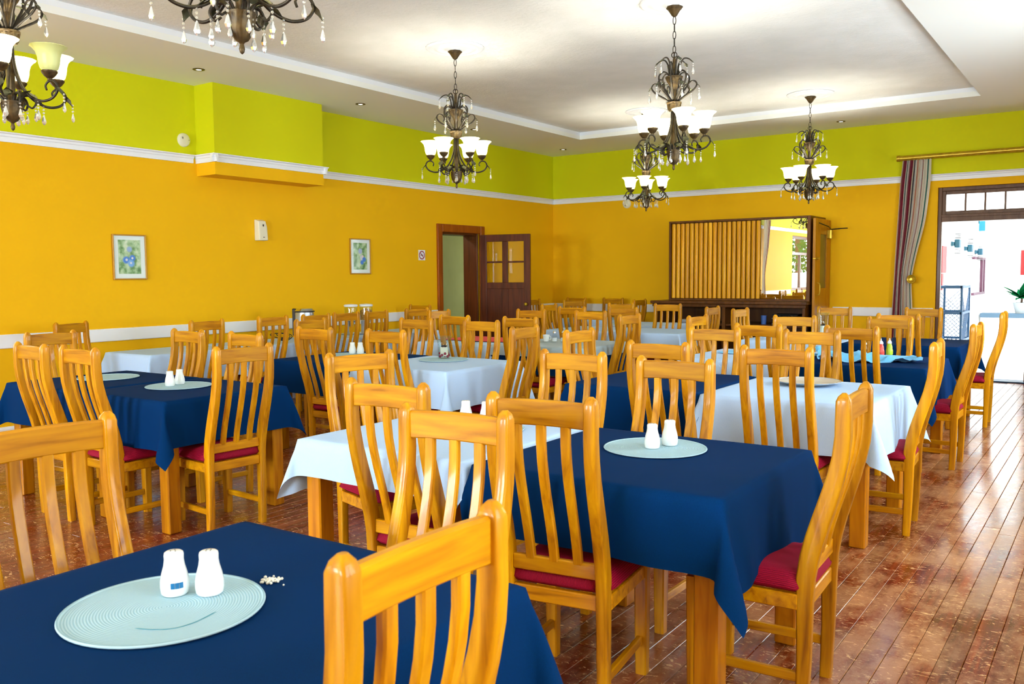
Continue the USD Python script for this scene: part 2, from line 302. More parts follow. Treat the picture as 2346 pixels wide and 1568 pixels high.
green_leaf = usdkit.material(stage, LK + "green_leaf", {"oi": ("geometry", {}), "r": ("rgb_ramp", {"ramp": [(0, lin(14, 96, 52)), (1, lin(70, 160, 90))]}), "d": ("diffuse_bsdf", {}), "t": ("translucent_bsdf", {}), "m": ("mix_closure", {"fac": 0.35})},
    [("oi.random_per_island", "r.fac"), ("r.color", "d.color"), ("r.color", "t.color"), ("d.BSDF", "m.closure1"), ("t.BSDF", "m.closure2")], surface="m.closure")
terracotta = mat("pot_grey", lin(150, 156, 160), 0.7)
bark = mat("tree_bark", lin(80, 62, 48), 0.9)

# ------------------------------------------------------------------ the room
W = 0.28
DOOR_X = (-2.17, -1.02); DOOR_Z = 2.66
back = holes(bx(XL - W, XR + W, YB, YB + W, 0, 4.0), [bx(DOOR_X[0], DOOR_X[1], YB - 1, YB + 1, -1, DOOR_Z)])
struct("wall_back", back, wall_m)
LD = (10.27, 11.22, 2.16)
lcuts = [bx(XL - 1, XL + 1, LD[0], LD[1], -1, LD[2])] + [bx(XL - 1, XL + 1, a, b, WZ0, WZ1) for a, b in LEFT_WIN]
wl = struct("wall_left", holes(bx(XL - W, XL, YF - W, YB, 0, 4.0), lcuts), wall_m)
BK = (6.06, 7.63, XL + 0.32, 2.62)
part(wl, "bulkhead", bx(XL - .01, BK[2], BK[0], BK[1], BK[3], ZC + .02), bulk_m, False)
struct("wall_right", holes(bx(XR, XR + W, YF - W, YB, 0, 4.0), [bx(XR - 1, XR + 1, a, b, WZ0, WZ1) for a, b in RIGHT_WIN]), wall_m)
struct("wall_rear", holes(bx(XL, XR, YF - W, YF, 0, 4.0), [bx(a, b, YF - 1, YF + 1, WZ0, WZ1) for a, b in REAR_WIN]), wall_m)
TX0, TX1, TY0, TY1 = -7.05, -1.5, -2.4, 12.0
ce = struct("ceiling", holes(bx(XL, XR, YF, YB, ZC, ZC + .06), [bx(TX0, TX1, TY0, TY1, 0, 9)]), soffit_m)
part(ce, "tray_panel", bx(TX0 - .1, TX1 + .1, TY0 - .1, TY1 + .1, ZT, ZT + .05), ceil_m, False)
part(ce, "tray_edge", holes(bx(TX0 - .06, TX1 + .06, TY0 - .06, TY1 + .06, ZC + .06, ZT), [bx(TX0, TX1, TY0, TY1, 0, 9)]), white_m, False)
# picture rail and chair rail
def molding(prof, path, closed=False):
    """prof: (out, z) polygon swept round a horizontal path of (x, y); outward is to the right-hand normal given per segment."""
    ms = []
    for (x0, y0), (x1, y1), (nx, ny) in path:
        d = np.array([x1 - x0, y1 - y0]); L = np.linalg.norm(d)
        m = trimesh.creation.extrude_polygon(Polygon(prof), L, engine="earcut")
        R = np.eye(4); R[:3, 0] = (nx, ny, 0); R[:3, 1] = (0, 0, 1); R[:3, 2] = (d[0] / L, d[1] / L, 0); R[:3, 3] = (x0, y0, 0)
        m.apply_transform(R)
        if np.linalg.det(R[:3, :3]) < 0: m.invert()
        ms.append(m)
    return cat_(*ms)
RAILP = [(-.01, 2.755), (.014, 2.755), (.016, 2.80), (.024, 2.806), (.028, 2.826), (.045, 2.832), (.05, 2.843), (-.01, 2.843)]
o = .05
rl = [((XL, YF), (XL, BK[0] - o), (1, 0)), ((XL, BK[0]), (BK[2] + o, BK[0]), (0, -1)), ((BK[2], BK[0] - o), (BK[2], BK[1] + o), (1, 0)), ((BK[2] + o, BK[1]), (XL, BK[1]), (0, 1)), ((XL, BK[1] + o * 0), (XL, YB), (1, 0))]
struct("trim_1", molding(RAILP, rl), white_m)
struct("trim_2", molding(RAILP, [((XL, YB), (-2.62, YB), (0, -1)), ((-2.62, YB), (XR, YB), (0, -1))]), white_m)
CRP = [(-.01, .862), (.018, .866), (.022, .872), (.022, .986), (.018, .993), (-.01, .995)]
struct("trim_3", molding(CRP, [((XL, LEFT_WIN[1][1] + .15), (XL, LD[0] - .12), (1, 0)), ((XL, LD[1] + .14), (XL, YB), (1, 0)), ((XL, LEFT_WIN[0][1] + .15), (XL, LEFT_WIN[1][0] - .15), (1, 0))]), white_m)
struct("trim_4", molding(CRP, [((XL, YB), (-6.1, YB), (0, -1)), ((-3.55, YB), (DOOR_X[0] - .02, YB), (0, -1))]), white_m)
BBP = [(-.01, 0), (.022, 0), (.022, .12), (.012, .14), (-.01, .14)]
struct("baseboard_left", molding(BBP, [((XL, YF), (XL, LD[0] - .12), (1, 0)), ((XL, LD[1] + .14), (XL, YB), (1, 0))]), white_m)
struct("baseboard_back", molding(BBP, [((XL, YB), (-6.1, YB), (0, -1)), ((-3.55, YB), (DOOR_X[0] - .02, YB), (0, -1))]), white_m)

gaps = [YF] + [e for a, b in RIGHT_WIN for e in (a - .1, b + .1)] + [YB]
struct("trim_8", molding(RAILP, [((XR, YF), (XR, YB), (-1, 0))]), white_m)
struct("trim_9", molding(CRP, [((XR, gaps[i]), (XR, gaps[i + 1]), (-1, 0)) for i in range(0, len(gaps), 2)]), white_m)
struct("baseboard_right", molding(BBP, [((XR, YF), (XR, YB), (-1, 0))]), white_m)
# floor boards
fl = struct_x("floor")
part(fl, "subfloor", bx(XL - W, XR + W, YF - W, YB + W, -0.12, -0.024), subfloor_m, False)
rng = random.Random(5)
PW = 0.088
nb = int((XR - XL) / PW) + 1
far = []
for i in range(nb):
    x1 = XR - i * PW; x0 = max(x1 - PW + .0016, XL)
    if x0 >= x1: continue
    y = YF - rng.random() * 3
    while y < YB + .2:
        L = rng.uniform(2.4, 4.2); ya, yb = max(y, YF), min(y + L - .003, YB + (.26 if DOOR_X[0] < x0 < DOOR_X[1] else 0))
        y += L
        if yb - ya < .02: continue
        dz = rng.uniform(-.0006, .0006)
        b = bx(x0, x1, ya, yb, -.024, dz, .0018)
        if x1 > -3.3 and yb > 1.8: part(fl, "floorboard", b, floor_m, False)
        else: far.append(b)
part(fl, "floorboards_beyond", cat_(*far), floor_m, False, kind="stuff")

# windows (right, rear, left): frame + panes
def window(n, axis, pos, a, b, z0=WZ0, z1=WZ1, transom=None):
    w = struct_x("window_%d" % n)
    def m(u0, u1, v0, v1, za, zb, bv=.004):
        return bx(v0, v1, u0, u1, za, zb, bv) if axis == "x" else bx(u0, u1, v0, v1, za, zb, bv)
    v0, v1 = pos - .035, pos + .035
    zt = transom or z0 + (z1 - z0) * .68; mid = (a + b) / 2; f = .085
    part(w, "window_frame", cat_(m(a, a + f, v0, v1, z0, z1), m(b - f, b, v0, v1, z0, z1), m(a + f, b - f, v0, v1, z0, z0 + f), m(a + f, b - f, v0, v1, z1 - f, z1), m(a + f, b - f, v0, v1, zt - f / 2, zt + f / 2), m(mid - .04, mid + .04, v0, v1, z0 + f, zt - f / 2)), brown_v, False)
    for (p, q, za, zb) in ((a + f, mid - .04, z0 + f, zt - f / 2), (mid + .04, b - f, z0 + f, zt - f / 2), (a + f, b - f, zt + f / 2, z1 - f)):
        part(w, "pane", m(p, q, pos - .003, pos + .003, za, zb, 0), pane, False)
    return w
k = 1
for a, b in LEFT_WIN: window(k, "x", XL - .16, a, b); k += 1
for a, b in RIGHT_WIN: window(k, "x", XR + .16, a, b); k += 1
for a, b in REAR_WIN: window(k, "y", YF - .16, a, b); k += 1
tag(stage.GetPrimAtPath("/World/window_1"), "brown sash window on the left wall, seen in the cabinet mirror", "window")

# french door opening in the back wall: case, transom with four panes, right leaf folded outward
d1 = struct_x("door_1", "brown wooden doorway with four-pane transom open to the bright courtyard", "door")
yd0, yd1 = YB + .05, YB + .15; x0, x1 = DOOR_X; zt0, zt1 = 2.19, 2.27
part(d1, "door_frame", cat_(bx(x0, x0 + .05, yd0, yd1, 0, DOOR_Z, .006), bx(x1 - .05, x1, yd0, yd1, 0, DOOR_Z, .006), bx(x0 + .05, x1 - .05, yd0, yd1, DOOR_Z - .05, DOOR_Z, .006), bx(x0 + .05, x1 - .05, yd0 - .02, yd1, zt0, zt1, .006), bx(x0 + .05, x1 - .05, yd0 - .03, yd1 - .02, zt1 - .02, zt1 + .015, .004)), brown_v, False)
part(d1, "threshold", bx(x0, x1, YB - .01, YB + W, -.02, .018, .004), bluemetal, False)
tf = .045; xa, xb = x0 + .05, x1 - .05
part(d1, "transom_frame", cat_(bx(xa, xa + tf, yd0 + .02, yd1 - .02, zt1, DOOR_Z - .05, .004), bx(xb - tf, xb, yd0 + .02, yd1 - .02, zt1, DOOR_Z - .05, .004), bx(xa + tf, xb - tf, yd0 + .02, yd1 - .02, zt1 + .015, zt1 + tf + .02, .004), bx(xa + tf, xb - tf, yd0 + .02, yd1 - .02, DOOR_Z - .05 - tf, DOOR_Z - .05, .004)), brown_v, False)
pw = (xb - xa - 2 * tf) / 4
for i in range(1, 4): part(d1, "glazing_bar", bx(xa + tf + i * pw - .011, xa + tf + i * pw + .011, yd0 + .03, yd1 - .03, zt1 + tf, DOOR_Z - .05 - tf, .003), brown_v, False)
for i in range(4): part(d1, "pane", bx(xa + tf + i * pw + .01, xa + tf + (i + 1) * pw - .01, yd0 + .048, yd0 + .052, zt1 + tf, DOOR_Z - .05 - tf), pane, False)
part(d1, "door_leaf", bx(x1 - .05, x1 - .005, YB + .16, YB + .74, .01, zt0, .005), brown_v, False)

# left wall door: case, lining, open panelled leaf with four panes
d2 = struct_x("door_2", "dark brown four-pane door standing open in the left wall", "door")
ya, yb, zz = LD
part(d2, "door_frame", cat_(bx(XL - .02, XL + .035, ya - .11, ya, 0, zz + .12, .008), bx(XL - .02, XL + .035, yb, yb + .11, 0, zz + .12, .008), bx(XL - .02, XL + .035, ya, yb, zz, zz + .12, .008)), frame_v, False)
part(d2, "door_lining", cat_(bx(XL - W - .02, XL - .02, ya - .001, ya + .03, 0, zz, .004), bx(XL - W - .02, XL - .02, yb - .03, yb + .001, 0, zz, .004), bx(XL - W - .02, XL - .02, ya + .03, yb - .03, zz - .03, zz + .001, .004)), dark_v, False)
def panel_leaf(parent, w, h, tr, top_glass_z, stile=.105, th=.042, wood_m=dark_v, panes=2):
    def X(m): m = m.copy(); m.apply_transform(tr); return m
    mid = w / 2; rails = []
    rails += [bx(0, stile, -th / 2, th / 2, .01, h, .004), bx(w - stile, w, -th / 2, th / 2, .01, h, .004), bx(stile, w - stile, -th / 2, th / 2, .01, .22, .004), bx(stile, w - stile, -th / 2, th / 2, h - .11, h, .004),
              bx(stile, w - stile, -th / 2, th / 2, top_glass_z - .07, top_glass_z + .03, .004), bx(mid - .05, mid + .05, -th / 2, th / 2, .22, top_glass_z - .07, .004), bx(mid - .045, mid + .045, -th / 2, th / 2, top_glass_z + .03, h - .11, .004)]
    zg0, zg1 = top_glass_z + .03, h - .11; zm = (zg0 + zg1) / 2
    rails += [bx(stile, mid - .045, -th / 2.6, th / 2.6, zm - .014, zm + .014, .003), bx(mid + .045, w - stile, -th / 2.6, th / 2.6, zm - .014, zm + .014, .003)]
    lf = part(parent, "door_leaf", X(cat_(*rails)), wood_m, False)
    for (a, b) in ((stile, mid - .05), (mid + .05, w - stile)):
        part(lf, "panel", X(bx(a - .005, b + .005, -.008, .008, .215, top_glass_z - .065, .003)), wood_m, False)
        for (za, zb) in ((zg0, zm - .014), (zm + .014, zg1)):
            part(lf, "pane", X(bx(a - .005, b, -.002, .002, za, zb)), pane, False)
    return lf
ang = math.atan2(.17, .80)
tr = trimesh.transformations.translation_matrix([XL + .04, yb - .02, 0]) @ trimesh.transformations.rotation_matrix(ang, [0, 0, 1])
lf = panel_leaf(d2, .85, 2.14, tr, 1.36)
hd = T(cat_(trimesh.creation.icosphere(2, .028)), (.79, -.06, 1.05)); hd.apply_transform(tr); part(lf, "door_knob", hd, brass, True)
# corridor behind it
struct("trim_5", cat_(bx(XL - 2.0, XL - 1.92, 8.8, 14.5, 0, 3.0), bx(XL - 2.0, XL - W, 14.4, 14.5, 0, 3.0), bx(XL - 2.0, XL - W, 8.8, 8.9, 0, 3.0)), beige_m, label="pale green corridor wall seen through the open left doorway", cat="wall")
struct("trim_6", cat_(bx(XL - 2.0, XL - W, 8.8, 14.5, -.1, -.005)), subfloor_m)
struct("trim_7", cat_(bx(XL - 2.0, XL - W, 8.8, 14.5, 3.0, 3.06)), soffit_m)
cl = UsdLux.SphereLight.Define(stage, "/World/corridor_lamp"); cl.CreateRadiusAttr(.09); cl.CreateIntensityAttr(90.0); cl.CreateColorAttr(Gf.Vec3f(1, .96, .85)); cl.AddTranslateOp().Set(Gf.Vec3d(XL - 1.0, 9.6, 2.6))

# ------------------------------------------------------------------ chairs
LEAN = .112; CTOP = 1.112; HS = .176
def S(z):
    t = min(max((z - .44) / .54, 0), 1); return -LEAN * (t * t * (3 - 2 * t))
def build_chair(label, loc, rz):
    c = thing("dining_chair", label, "chair", loc, rz)
    for s in (-1, 1):
        zs = [0, .2, .40, .48, .55, .62, .69, .76, .83, .90, .97, 1.04, 1.085, 1.101, CTOP]
        dep = [.0205, .023, .027, .030, .031, .031, .030, .029, .027, .026, .025, .0245, .0235, .017, .006]
        wid = [.0205] * 13 + [.017, .008]
        part(c, "back_post", loft([(s * HS, S(z) + (.006 if z < .01 else 0), z) for z in zs], wid, dep, ch=.007), wood_v, 40)
    xs = np.linspace(-HS + .019, HS - .019, 7)
    cr = []
    # crest rail: gently arched, leaning with the posts
    n = len(xs); V = []; F = []
    for i, x in enumerate(xs):
        u = (x / HS) ** 2; z0 = 1.003 + .006 * (1 - u); z1 = 1.088 + .006 * (1 - u)
        y0, y1 = S(z0), S(z1); h = .0125
        ring = [(x, y0 - h + .004, z0), (x, y0 + h - .004, z0), (x, y0 + h, z0 + .004), (x, y1 + h, z1 - .006), (x, y1 + h - .006, z1), (x, y1 - h + .006, z1), (x, y1 - h, z1 - .006), (x, y0 - h, z0 + .004)]
        V += ring
    for i in range(n - 1):
        for j in range(8):
            a, b = i * 8 + j, i * 8 + (j + 1) % 8; F += [(a, b, b + 8), (a, b + 8, a + 8)]
    for e in (0, (n - 1) * 8):
        for j in range(1, 7): F.append((e, e + j + 1, e + j) if e == 0 else (e, e + j, e + j + 1))
    m = trimesh.Trimesh(V, F, process=False)
    if m.volume < 0: m.invert()
    part(c, "crest_rail", m, wood_x, 35)
    part(c, "lower_rail", T(bx(-HS + .019, HS - .019, -.0115, .0115, .478, .532, .004), (0, S(.505), 0)), wood_x, False)
    for x in (-.088, 0, .088):
        zs = np.linspace(.525, 1.012, 9)
        part(c, "back_slat", loft([(x, S(z), z) for z in zs], .0165, .0105, ch=.004), wood_v, 40)
    for s in (-1, 1):
        part(c, "front_leg", loft([(s * .183, .385, 0), (s * .183, .385, .2), (s * .183, .385, .424)], [.021, .0235, .025], [.021, .0235, .025], ch=.005), wood_v, 40)
    part(c, "seat_frame", cat_(bx(-HS + .02, HS - .02, -.013, .013, .37, .424, .004), bx(-.16, .16, .374, .398, .37, .424, .004), bx(-.198, -.172, .02, .362, .37, .424, .004), bx(.172, .198, .02, .362, .37, .424, .004)), wood_x, False)
    for s in (-1, 1): part(c, "stretcher", bx(s * .18 - .011, s * .18 + .011, .02, .364, .118, .152, .004), wood_y, False)
    # cushion
    g = 13; V = []
    us = np.linspace(-1, 1, g)
    for sgn in (1, -1):
        for b in us:
            for a in us:
                e = max(abs(a), abs(b)); prof = (1 - e ** 4) ** .5
                hx = .209 - (.056 if b < -.86 else 0)
                x = a * hx * (1 - .03 * abs(b) ** 6); y = .195 + b * .215 * (1 - .03 * abs(a) ** 6)
                z = .449 + sgn * (.012 + .040 * prof) if sgn > 0 else .449 - .022 - .003 * prof
                if e > .999: z = .447
                V.append((x, y, z))
    F = []
    for l in (0, 1):
        for i in range(g - 1):
            for j in range(g - 1):
                a = l * g * g + i * g + j; q = [a, a + 1, a + g + 1, a + g]
                if l: q = q[::-1]
                F += [(q[0], q[1], q[2]), (q[0], q[2], q[3])]
    m = trimesh.Trimesh(V, F, process=False); m.merge_vertices()
    part(c, "seat_cushion", m, cush, True)
    return c
YAWS = {'-x': 90, '+x': -90, '+y': 0, '-y': 180}
G = "golden slat-back chair "
CH = [
 ('+y', -1.57, 2.50, 8.0, G + "with red seat at the near side of the middle navy table"),
 ('-x', -1.00, 1.03, -.5, G + "cut by the bottom edge, nearest the camera, its back to us"),
 ('+x', -2.34, 1.23, -4.3, G + "at the bottom left corner, behind the front navy table"),
 ('+x', -7.80, 4.31, 17.9, G + "against the left wall, leftmost and partly hidden behind another"),
 ('+x', -6.50, 3.42, 2.3, G + "at the far left end of the left navy table pair"),
 ('+y', -5.50, 2.83, -2.6, G + "seen side-on at the left edge, before the left navy table"),
 ('+y', -4.95, 2.83, -1.1, G + "before the left navy table, right of the leftmost one"),
 ('-x', -4.31, 3.29, -4.5, G + "showing its whole back and red seat, right end of left navy table"),
 ('-y', -5.88, 3.97, -1.2, G + "behind the left navy table, in front of the long white wall table"),
 ('-x', -7.18, 5.11, 3.8, G + "facing the left wall at the white wall table, first of that row"),
 ('-y', -5.18, 3.95, -4.9, G + "behind the left navy table, mostly hidden by a nearer chair back"),
 ('-x', -7.22, 5.93, 1.5, G + "at the wall table with a coiled black cable behind its slats"),
 ('-x', -7.16, 6.46, -.1, G + "at the wall table in front of the steel urn"),
 ('+x', -6.18, 5.70, 1.7, G + "with pale sheen, left end of the navy and white centre-left pair"),
 ('+y', -5.20, 4.86, .6, G + "before the navy table left of the white table with a candle vase"),
 ('-x', -7.25, 6.99, -.8, G + "at the wall table in front of the left cereal jar"),
 ('-x', -7.23, 7.45, 4.9, G + "at the wall table just right of the cereal jars"),
 ('-y', -8.00, 9.13, -1.1, G + "at the end of the wall table, left of the open brown door"),
 ('-x', -7.24, 8.19, -5.2, G + "last of the row facing the left wall, below the no-smoking sign"),
 ('+x', -6.42, 7.88, .1, G + "with pinkish slats in front of the open brown door case"),
 ('+y', -5.50, 7.00, -3, G + "half hidden, before the white table with the red runner"),
 ('-y', -4.68, 6.12, .7, G + "behind the candle vase, facing us across the white table"),
 ('-y', -5.44, 6.12, 1.3, G + "behind the navy centre-left table, left of the candle vase"),
 ('+y', -4.48, 4.90, -1.2, G + "before the white table with the candle vase"),
 ('+x', -3.17, 3.27, -16.8, G + "with white glare on its back, left end of the middle white table"),
 ('+y', -2.27, 2.53, 2.4, G + "before the middle white table, its back turned to us"),
 ('-y', -1.62, 1.92, 5.0, G + "between the front navy table and the middle white table, facing left"),
 ('-x', -.85, 3.09, 2.4, G + "with plump red seat at the right end of the middle navy table"),
 ('-y', -2.33, 3.77, -1.6, G + "with pink sheen, behind the middle white table, left of two"),
 ('-y', -1.72, 3.68, -1.5, G + "with pale pink slats right behind the shakers of the middle navy table"),
 ('+y', -2.22, 4.78, -1.6, G + "with brown figured crest, before the navy table right of centre"),
 ('-x', -3.93, 5.64, 2.2, G + "at the right end of the white table with the candle vase"),
 ('+y', -4.69, 6.97, .2, G + "before the navy table with a grey topper and glass shakers"),
 ('+x', -3.13, 5.50, -.8, G + "bright yellow, left end of the navy table right of centre"),
 ('-x', -4.13, 7.80, -3.8, G + "at the right end of the table with the grey topper"),
 ('+y', -4.93, 9.50, 2.0, G + "before the far white table, right one, seen above an S-shaped chair"),
 ('-y', -4.79, 8.26, .9, G + "behind the grey topper, right one of two facing us"),
 ('+y', -5.62, 9.47, 0, G + "before the far white table, left one behind the glass shakers"),
 ('-y', -5.62, 8.34, 2.4, G + "orange toned, behind the red runner, right of the open door leaf"),
 ('+x', -6.32, 10.11, 1.9, G + "narrow in view at the left end of the far white table"),
 ('-x', -6.40, 12.55, -2.6, "dark brown slat-back chair at the right end of the table by the back wall"),
 ('-y', -4.98, 10.66, 2.0, G + "in front of the dark sideboard's left compartment"),
 ('+x', -3.21, 7.84, -3.7, G + "pale, left end of the white table below the sideboard"),
 ('-x', -4.16, 10.01, 0, G + "in front of the sideboard divider, right end of far white table"),
 ('+x', -3.46, 9.64, -5, G + "with whitish crest in front of the sideboard's right compartment"),
 ('-y', -2.46, 6.01, .1, G + "with pinkish crest behind the navy table right of centre"),
 ('+y', -2.33, 6.82, -5, G + "before the white table, left of the one facing us with pink crest"),
 ('-y', -2.50, 8.07, 3.9, G + "with pale pink crest below the mirror and blue cup"),
 ('-y', -1.765, 6.01, -3.1, G + "behind the white table with the plate, facing us"),
 ('+y', -1.52, 4.76, .3, G + "before the white table with the oval plate, slats across it"),
 ('+y', -1.63, 6.81, -3.3, G + "before the navy table with the ketchup and mustard bottles"),
 ('-y', -1.69, 8.08, -6, G + "behind the ketchup and mustard bottles, facing us"),
 ('+y', -1.74, 8.99, -3.3, G + "before the farthest right navy table, behind a pinkish chair"),
 ('-y', -1.82, 10.42, -5, G + "at the farthest right navy table, under the courtyard door jamb"),
 ('-y', -2.75, 10.36, -.8, G + "behind the tall glass vase, left of the striped curtain"),
 ('-x', -.98, 5.49, 3.6, G + "seen edge-on at the right end of the table with the plate"),
 ('-x', -1.02, 7.47, -1.1, G + "seen edge-on at the right end of the table with bottles"),
 ('-x', -1.06, 9.66, 1.7, G + "rightmost and edge-on, standing against the bright courtyard doorway"),
 ('+y', -5.68, 10.87, 2.6, G + "behind the far white table, partly hidden, near the back wall"),
 ('+x', -7.85, 12.03, -.4, "dark brown slat-back chair half hidden beside the open door leaf's edge"),
 ('-y', -7.81, 13.05, 0, "dark brown slat-back chair against the back wall, nearer the room corner"),
 ('+y', -7.10, 12.00, 2, "brown slat-back chair before the table in the far corner"),
 ('-y', -7.09, 13.05, .7, "brown slat-back chair against the back wall, farther from the room corner"),
]
GRP = "golden slat-back dining chairs"
chair0 = None
for f, x, y, dy, lab in CH:
    if chair0 is None:
        chair0 = build_chair(lab, (x, y, 0), YAWS[f] + dy); tag(chair0, group=GRP)
    else: dup(chair0, lab, (x, y, 0), YAWS[f] + dy, GRP)

# ------------------------------------------------------------------ tables and cloths
TT = .785
INSET = {'T2w': (0.062, 0.062, 0.12, 0.19), 'T2n': (0.062, 0.17, 0.062, 0.062), 'T3b': (0.18, 0.1, 0.062, 0.062), 'T6': (0.13, 0.062, 0.062, 0.062), 'T8': (0.09, 0.17, 0.062, 0.062), 'T11': (0.062, 0.062, 0.062, 0.2), 'T9': (0.11, 0.062, 0.062, 0.062), 'T13': (0.062, 0.062, 0.07, 0.2), 'T14b': (0.19, 0.15, 0.062, 0.062)}   # some inner legs of joined tables stand further in: left near, left far, right near, right far
def build_table(w, d, label, loc, ins=(.062,) * 4):
    t = thing("dining_table", label, "table", loc)
    part(t, "table_top", bx(-w / 2, w / 2, -d / 2, d / 2, TT - .028, TT, .006), wood_x, False)
    part(t, "apron", cat_(*[bx(-w / 2 + .1, w / 2 - .1, s * (d / 2 - .06) - .012, s * (d / 2 - .06) + .012, .665, TT - .029, .003) for s in (-1, 1)], *[bx(s * (w / 2 - .06) - .012, s * (w / 2 - .06) + .012, -d / 2 + .1, d / 2 - .1, .665, TT - .029, .003) for s in (-1, 1)]), wood_x, False)
    for sx in (-1, 1):
        for sy in (-1, 1):
            cx, cy = sx * (w / 2 - ins[(sx + 1) + (sy + 1) // 2]), sy * (d / 2 - .062)
            part(t, "leg", bx(cx - .042, cx + .042, cy - .042, cy + .042, 0, TT - .029, .006), wood_t, False)
    return t
def cloth_mesh(w, d, drops, seed, step=.027):
    """drops: left(-x), right(+x), near(-y), far(+y); z = 0 is the top of the cloth."""
    rg = np.random.default_rng(seed); a, b = w / 2 + .006, d / 2 + .006
    dl, dr, dn, df = drops
    def axis(lo, e, hi):
        A = np.linspace(-e - lo, -e, max(3, int(lo / step)) + 1)[:-1]; B = np.linspace(-e, e, int(2 * e / step) + 1); C = np.linspace(e, e + hi, max(3, int(hi / step)) + 1)[1:]
        return np.r_[A, B, C]
    U, V = axis(dl, a, dr), axis(dn, b, df)
    u, v = np.meshgrid(U, V, indexing="ij")
    sx = np.maximum(np.abs(u) - a, 0); sy = np.maximum(np.abs(v) - b, 0); gx = np.sign(u); gy = np.sign(v)
    Pm = np.stack([np.clip(u, -a, a), np.clip(v, -b, b), np.zeros_like(u)], -1)
    ph = rg.uniform(0, 6.28, 8); lean = rg.uniform(-.5, .5, 4)
    def folds(t, k): return .55 * np.sin(9 * t + ph[k]) + .3 * np.sin(17 * t + ph[k + 4]) + .15 * np.sin(31 * t + ph[(k + 5) % 8])
    onx = (sx > 0) & (sy == 0); ony = (sy > 0) & (sx == 0); cor = (sx > 0) & (sy > 0)
    ex = sx / .28; ey = sy / .28
    out = .006 + .05 * sx + .022 * ex ** 1.3 * folds(v, 0); Pm[..., 0] += np.where(onx, gx * out, 0); Pm[..., 2] -= np.where(onx, sx, 0)
    out = .006 + .05 * sy + .022 * ey ** 1.3 * folds(u, 2); Pm[..., 1] += np.where(ony, gy * out, 0); Pm[..., 2] -= np.where(ony, sy, 0)
    rho = np.hypot(sx, sy); phi = np.arctan2(sy, sx); psi = 4 * phi; be = math.radians(14.5)
    dgx, dgy = gx / math.sqrt(2), gy / math.sqrt(2); e2x, e2y = gx / math.sqrt(2), -gy / math.sqrt(2)
    cb, sb = math.cos(be), math.sin(be)
    ax_d, ax_z = sb, -cb                    # axis = diag*sb - z*cb
    e1_d, e1_z = -cb, -sb
    dd = .62 * rho * (cb * ax_d + sb * np.cos(psi) * e1_d); dz = 1.06 * rho * (cb * ax_z + sb * np.cos(psi) * e1_z); de = rho * sb * np.sin(psi) * .75
    kk = (gx > 0).astype(int) * 2 + (gy > 0).astype(int); th = lean[kk] * np.sin(2 * phi)
    X = dd * dgx + de * e2x; Y = dd * dgy + de * e2y
    X2 = X * np.cos(th) - Y * np.sin(th); Y2 = X * np.sin(th) + Y * np.cos(th)
    dz = dz * (1 + .04 * np.sin(3 * phi + ph[0]))
    Pm[..., 0] += np.where(cor, X2 + gx * .008, 0); Pm[..., 1] += np.where(cor, Y2 + gy * .008, 0); Pm[..., 2] += np.where(cor, dz, 0)
    top = (sx == 0) & (sy == 0)
    inner = top & (np.abs(u) < a - .02) & (np.abs(v) < b - .02)
    for it in range(5):
        Q = Pm.copy(); Q[1:-1] += .0; L = Pm.copy()
        L[1:-1, 1:-1] = (Pm[2:, 1:-1] + Pm[:-2, 1:-1] + Pm[1:-1, 2:] + Pm[1:-1, :-2]) / 4
        L[0, 1:-1] = (Pm[0, 2:] + Pm[0, :-2]) / 2; L[-1, 1:-1] = (Pm[-1, 2:] + Pm[-1, :-2]) / 2; L[1:-1, 0] = (Pm[2:, 0] + Pm[:-2, 0]) / 2; L[1:-1, -1] = (Pm[2:, -1] + Pm[:-2, -1]) / 2
        k_ = np.where(inner, 0, np.where(top, .12, .5))[..., None]; Pm = Pm * (1 - k_) + L * k_
    tz = meshkit.fbm(np.stack([u * 3 + seed, v * 3, np.zeros_like(u)], -1), 3, seed) * .003
    Pm[..., 2] += np.where(top, tz, 0)
    # never inside the table
    lim = np.where(top, 0.0, 99); Pm[..., 2] = np.where(top & (Pm[..., 2] < -.002), np.maximum(Pm[..., 2], -.004), Pm[..., 2])
    n1, n2 = Pm.shape[:2]; i, j = np.meshgrid(np.arange(n1 - 1), np.arange(n2 - 1), indexing="ij"); q = np.stack([i * n2 + j, (i + 1) * n2 + j, (i + 1) * n2 + j + 1, i * n2 + j + 1], -1).reshape(-1, 4)
    return trimesh.Trimesh(Pm.reshape(-1, 3), np.vstack([q[:, [0, 1, 2]], q[:, [0, 2, 3]]]), process=False)
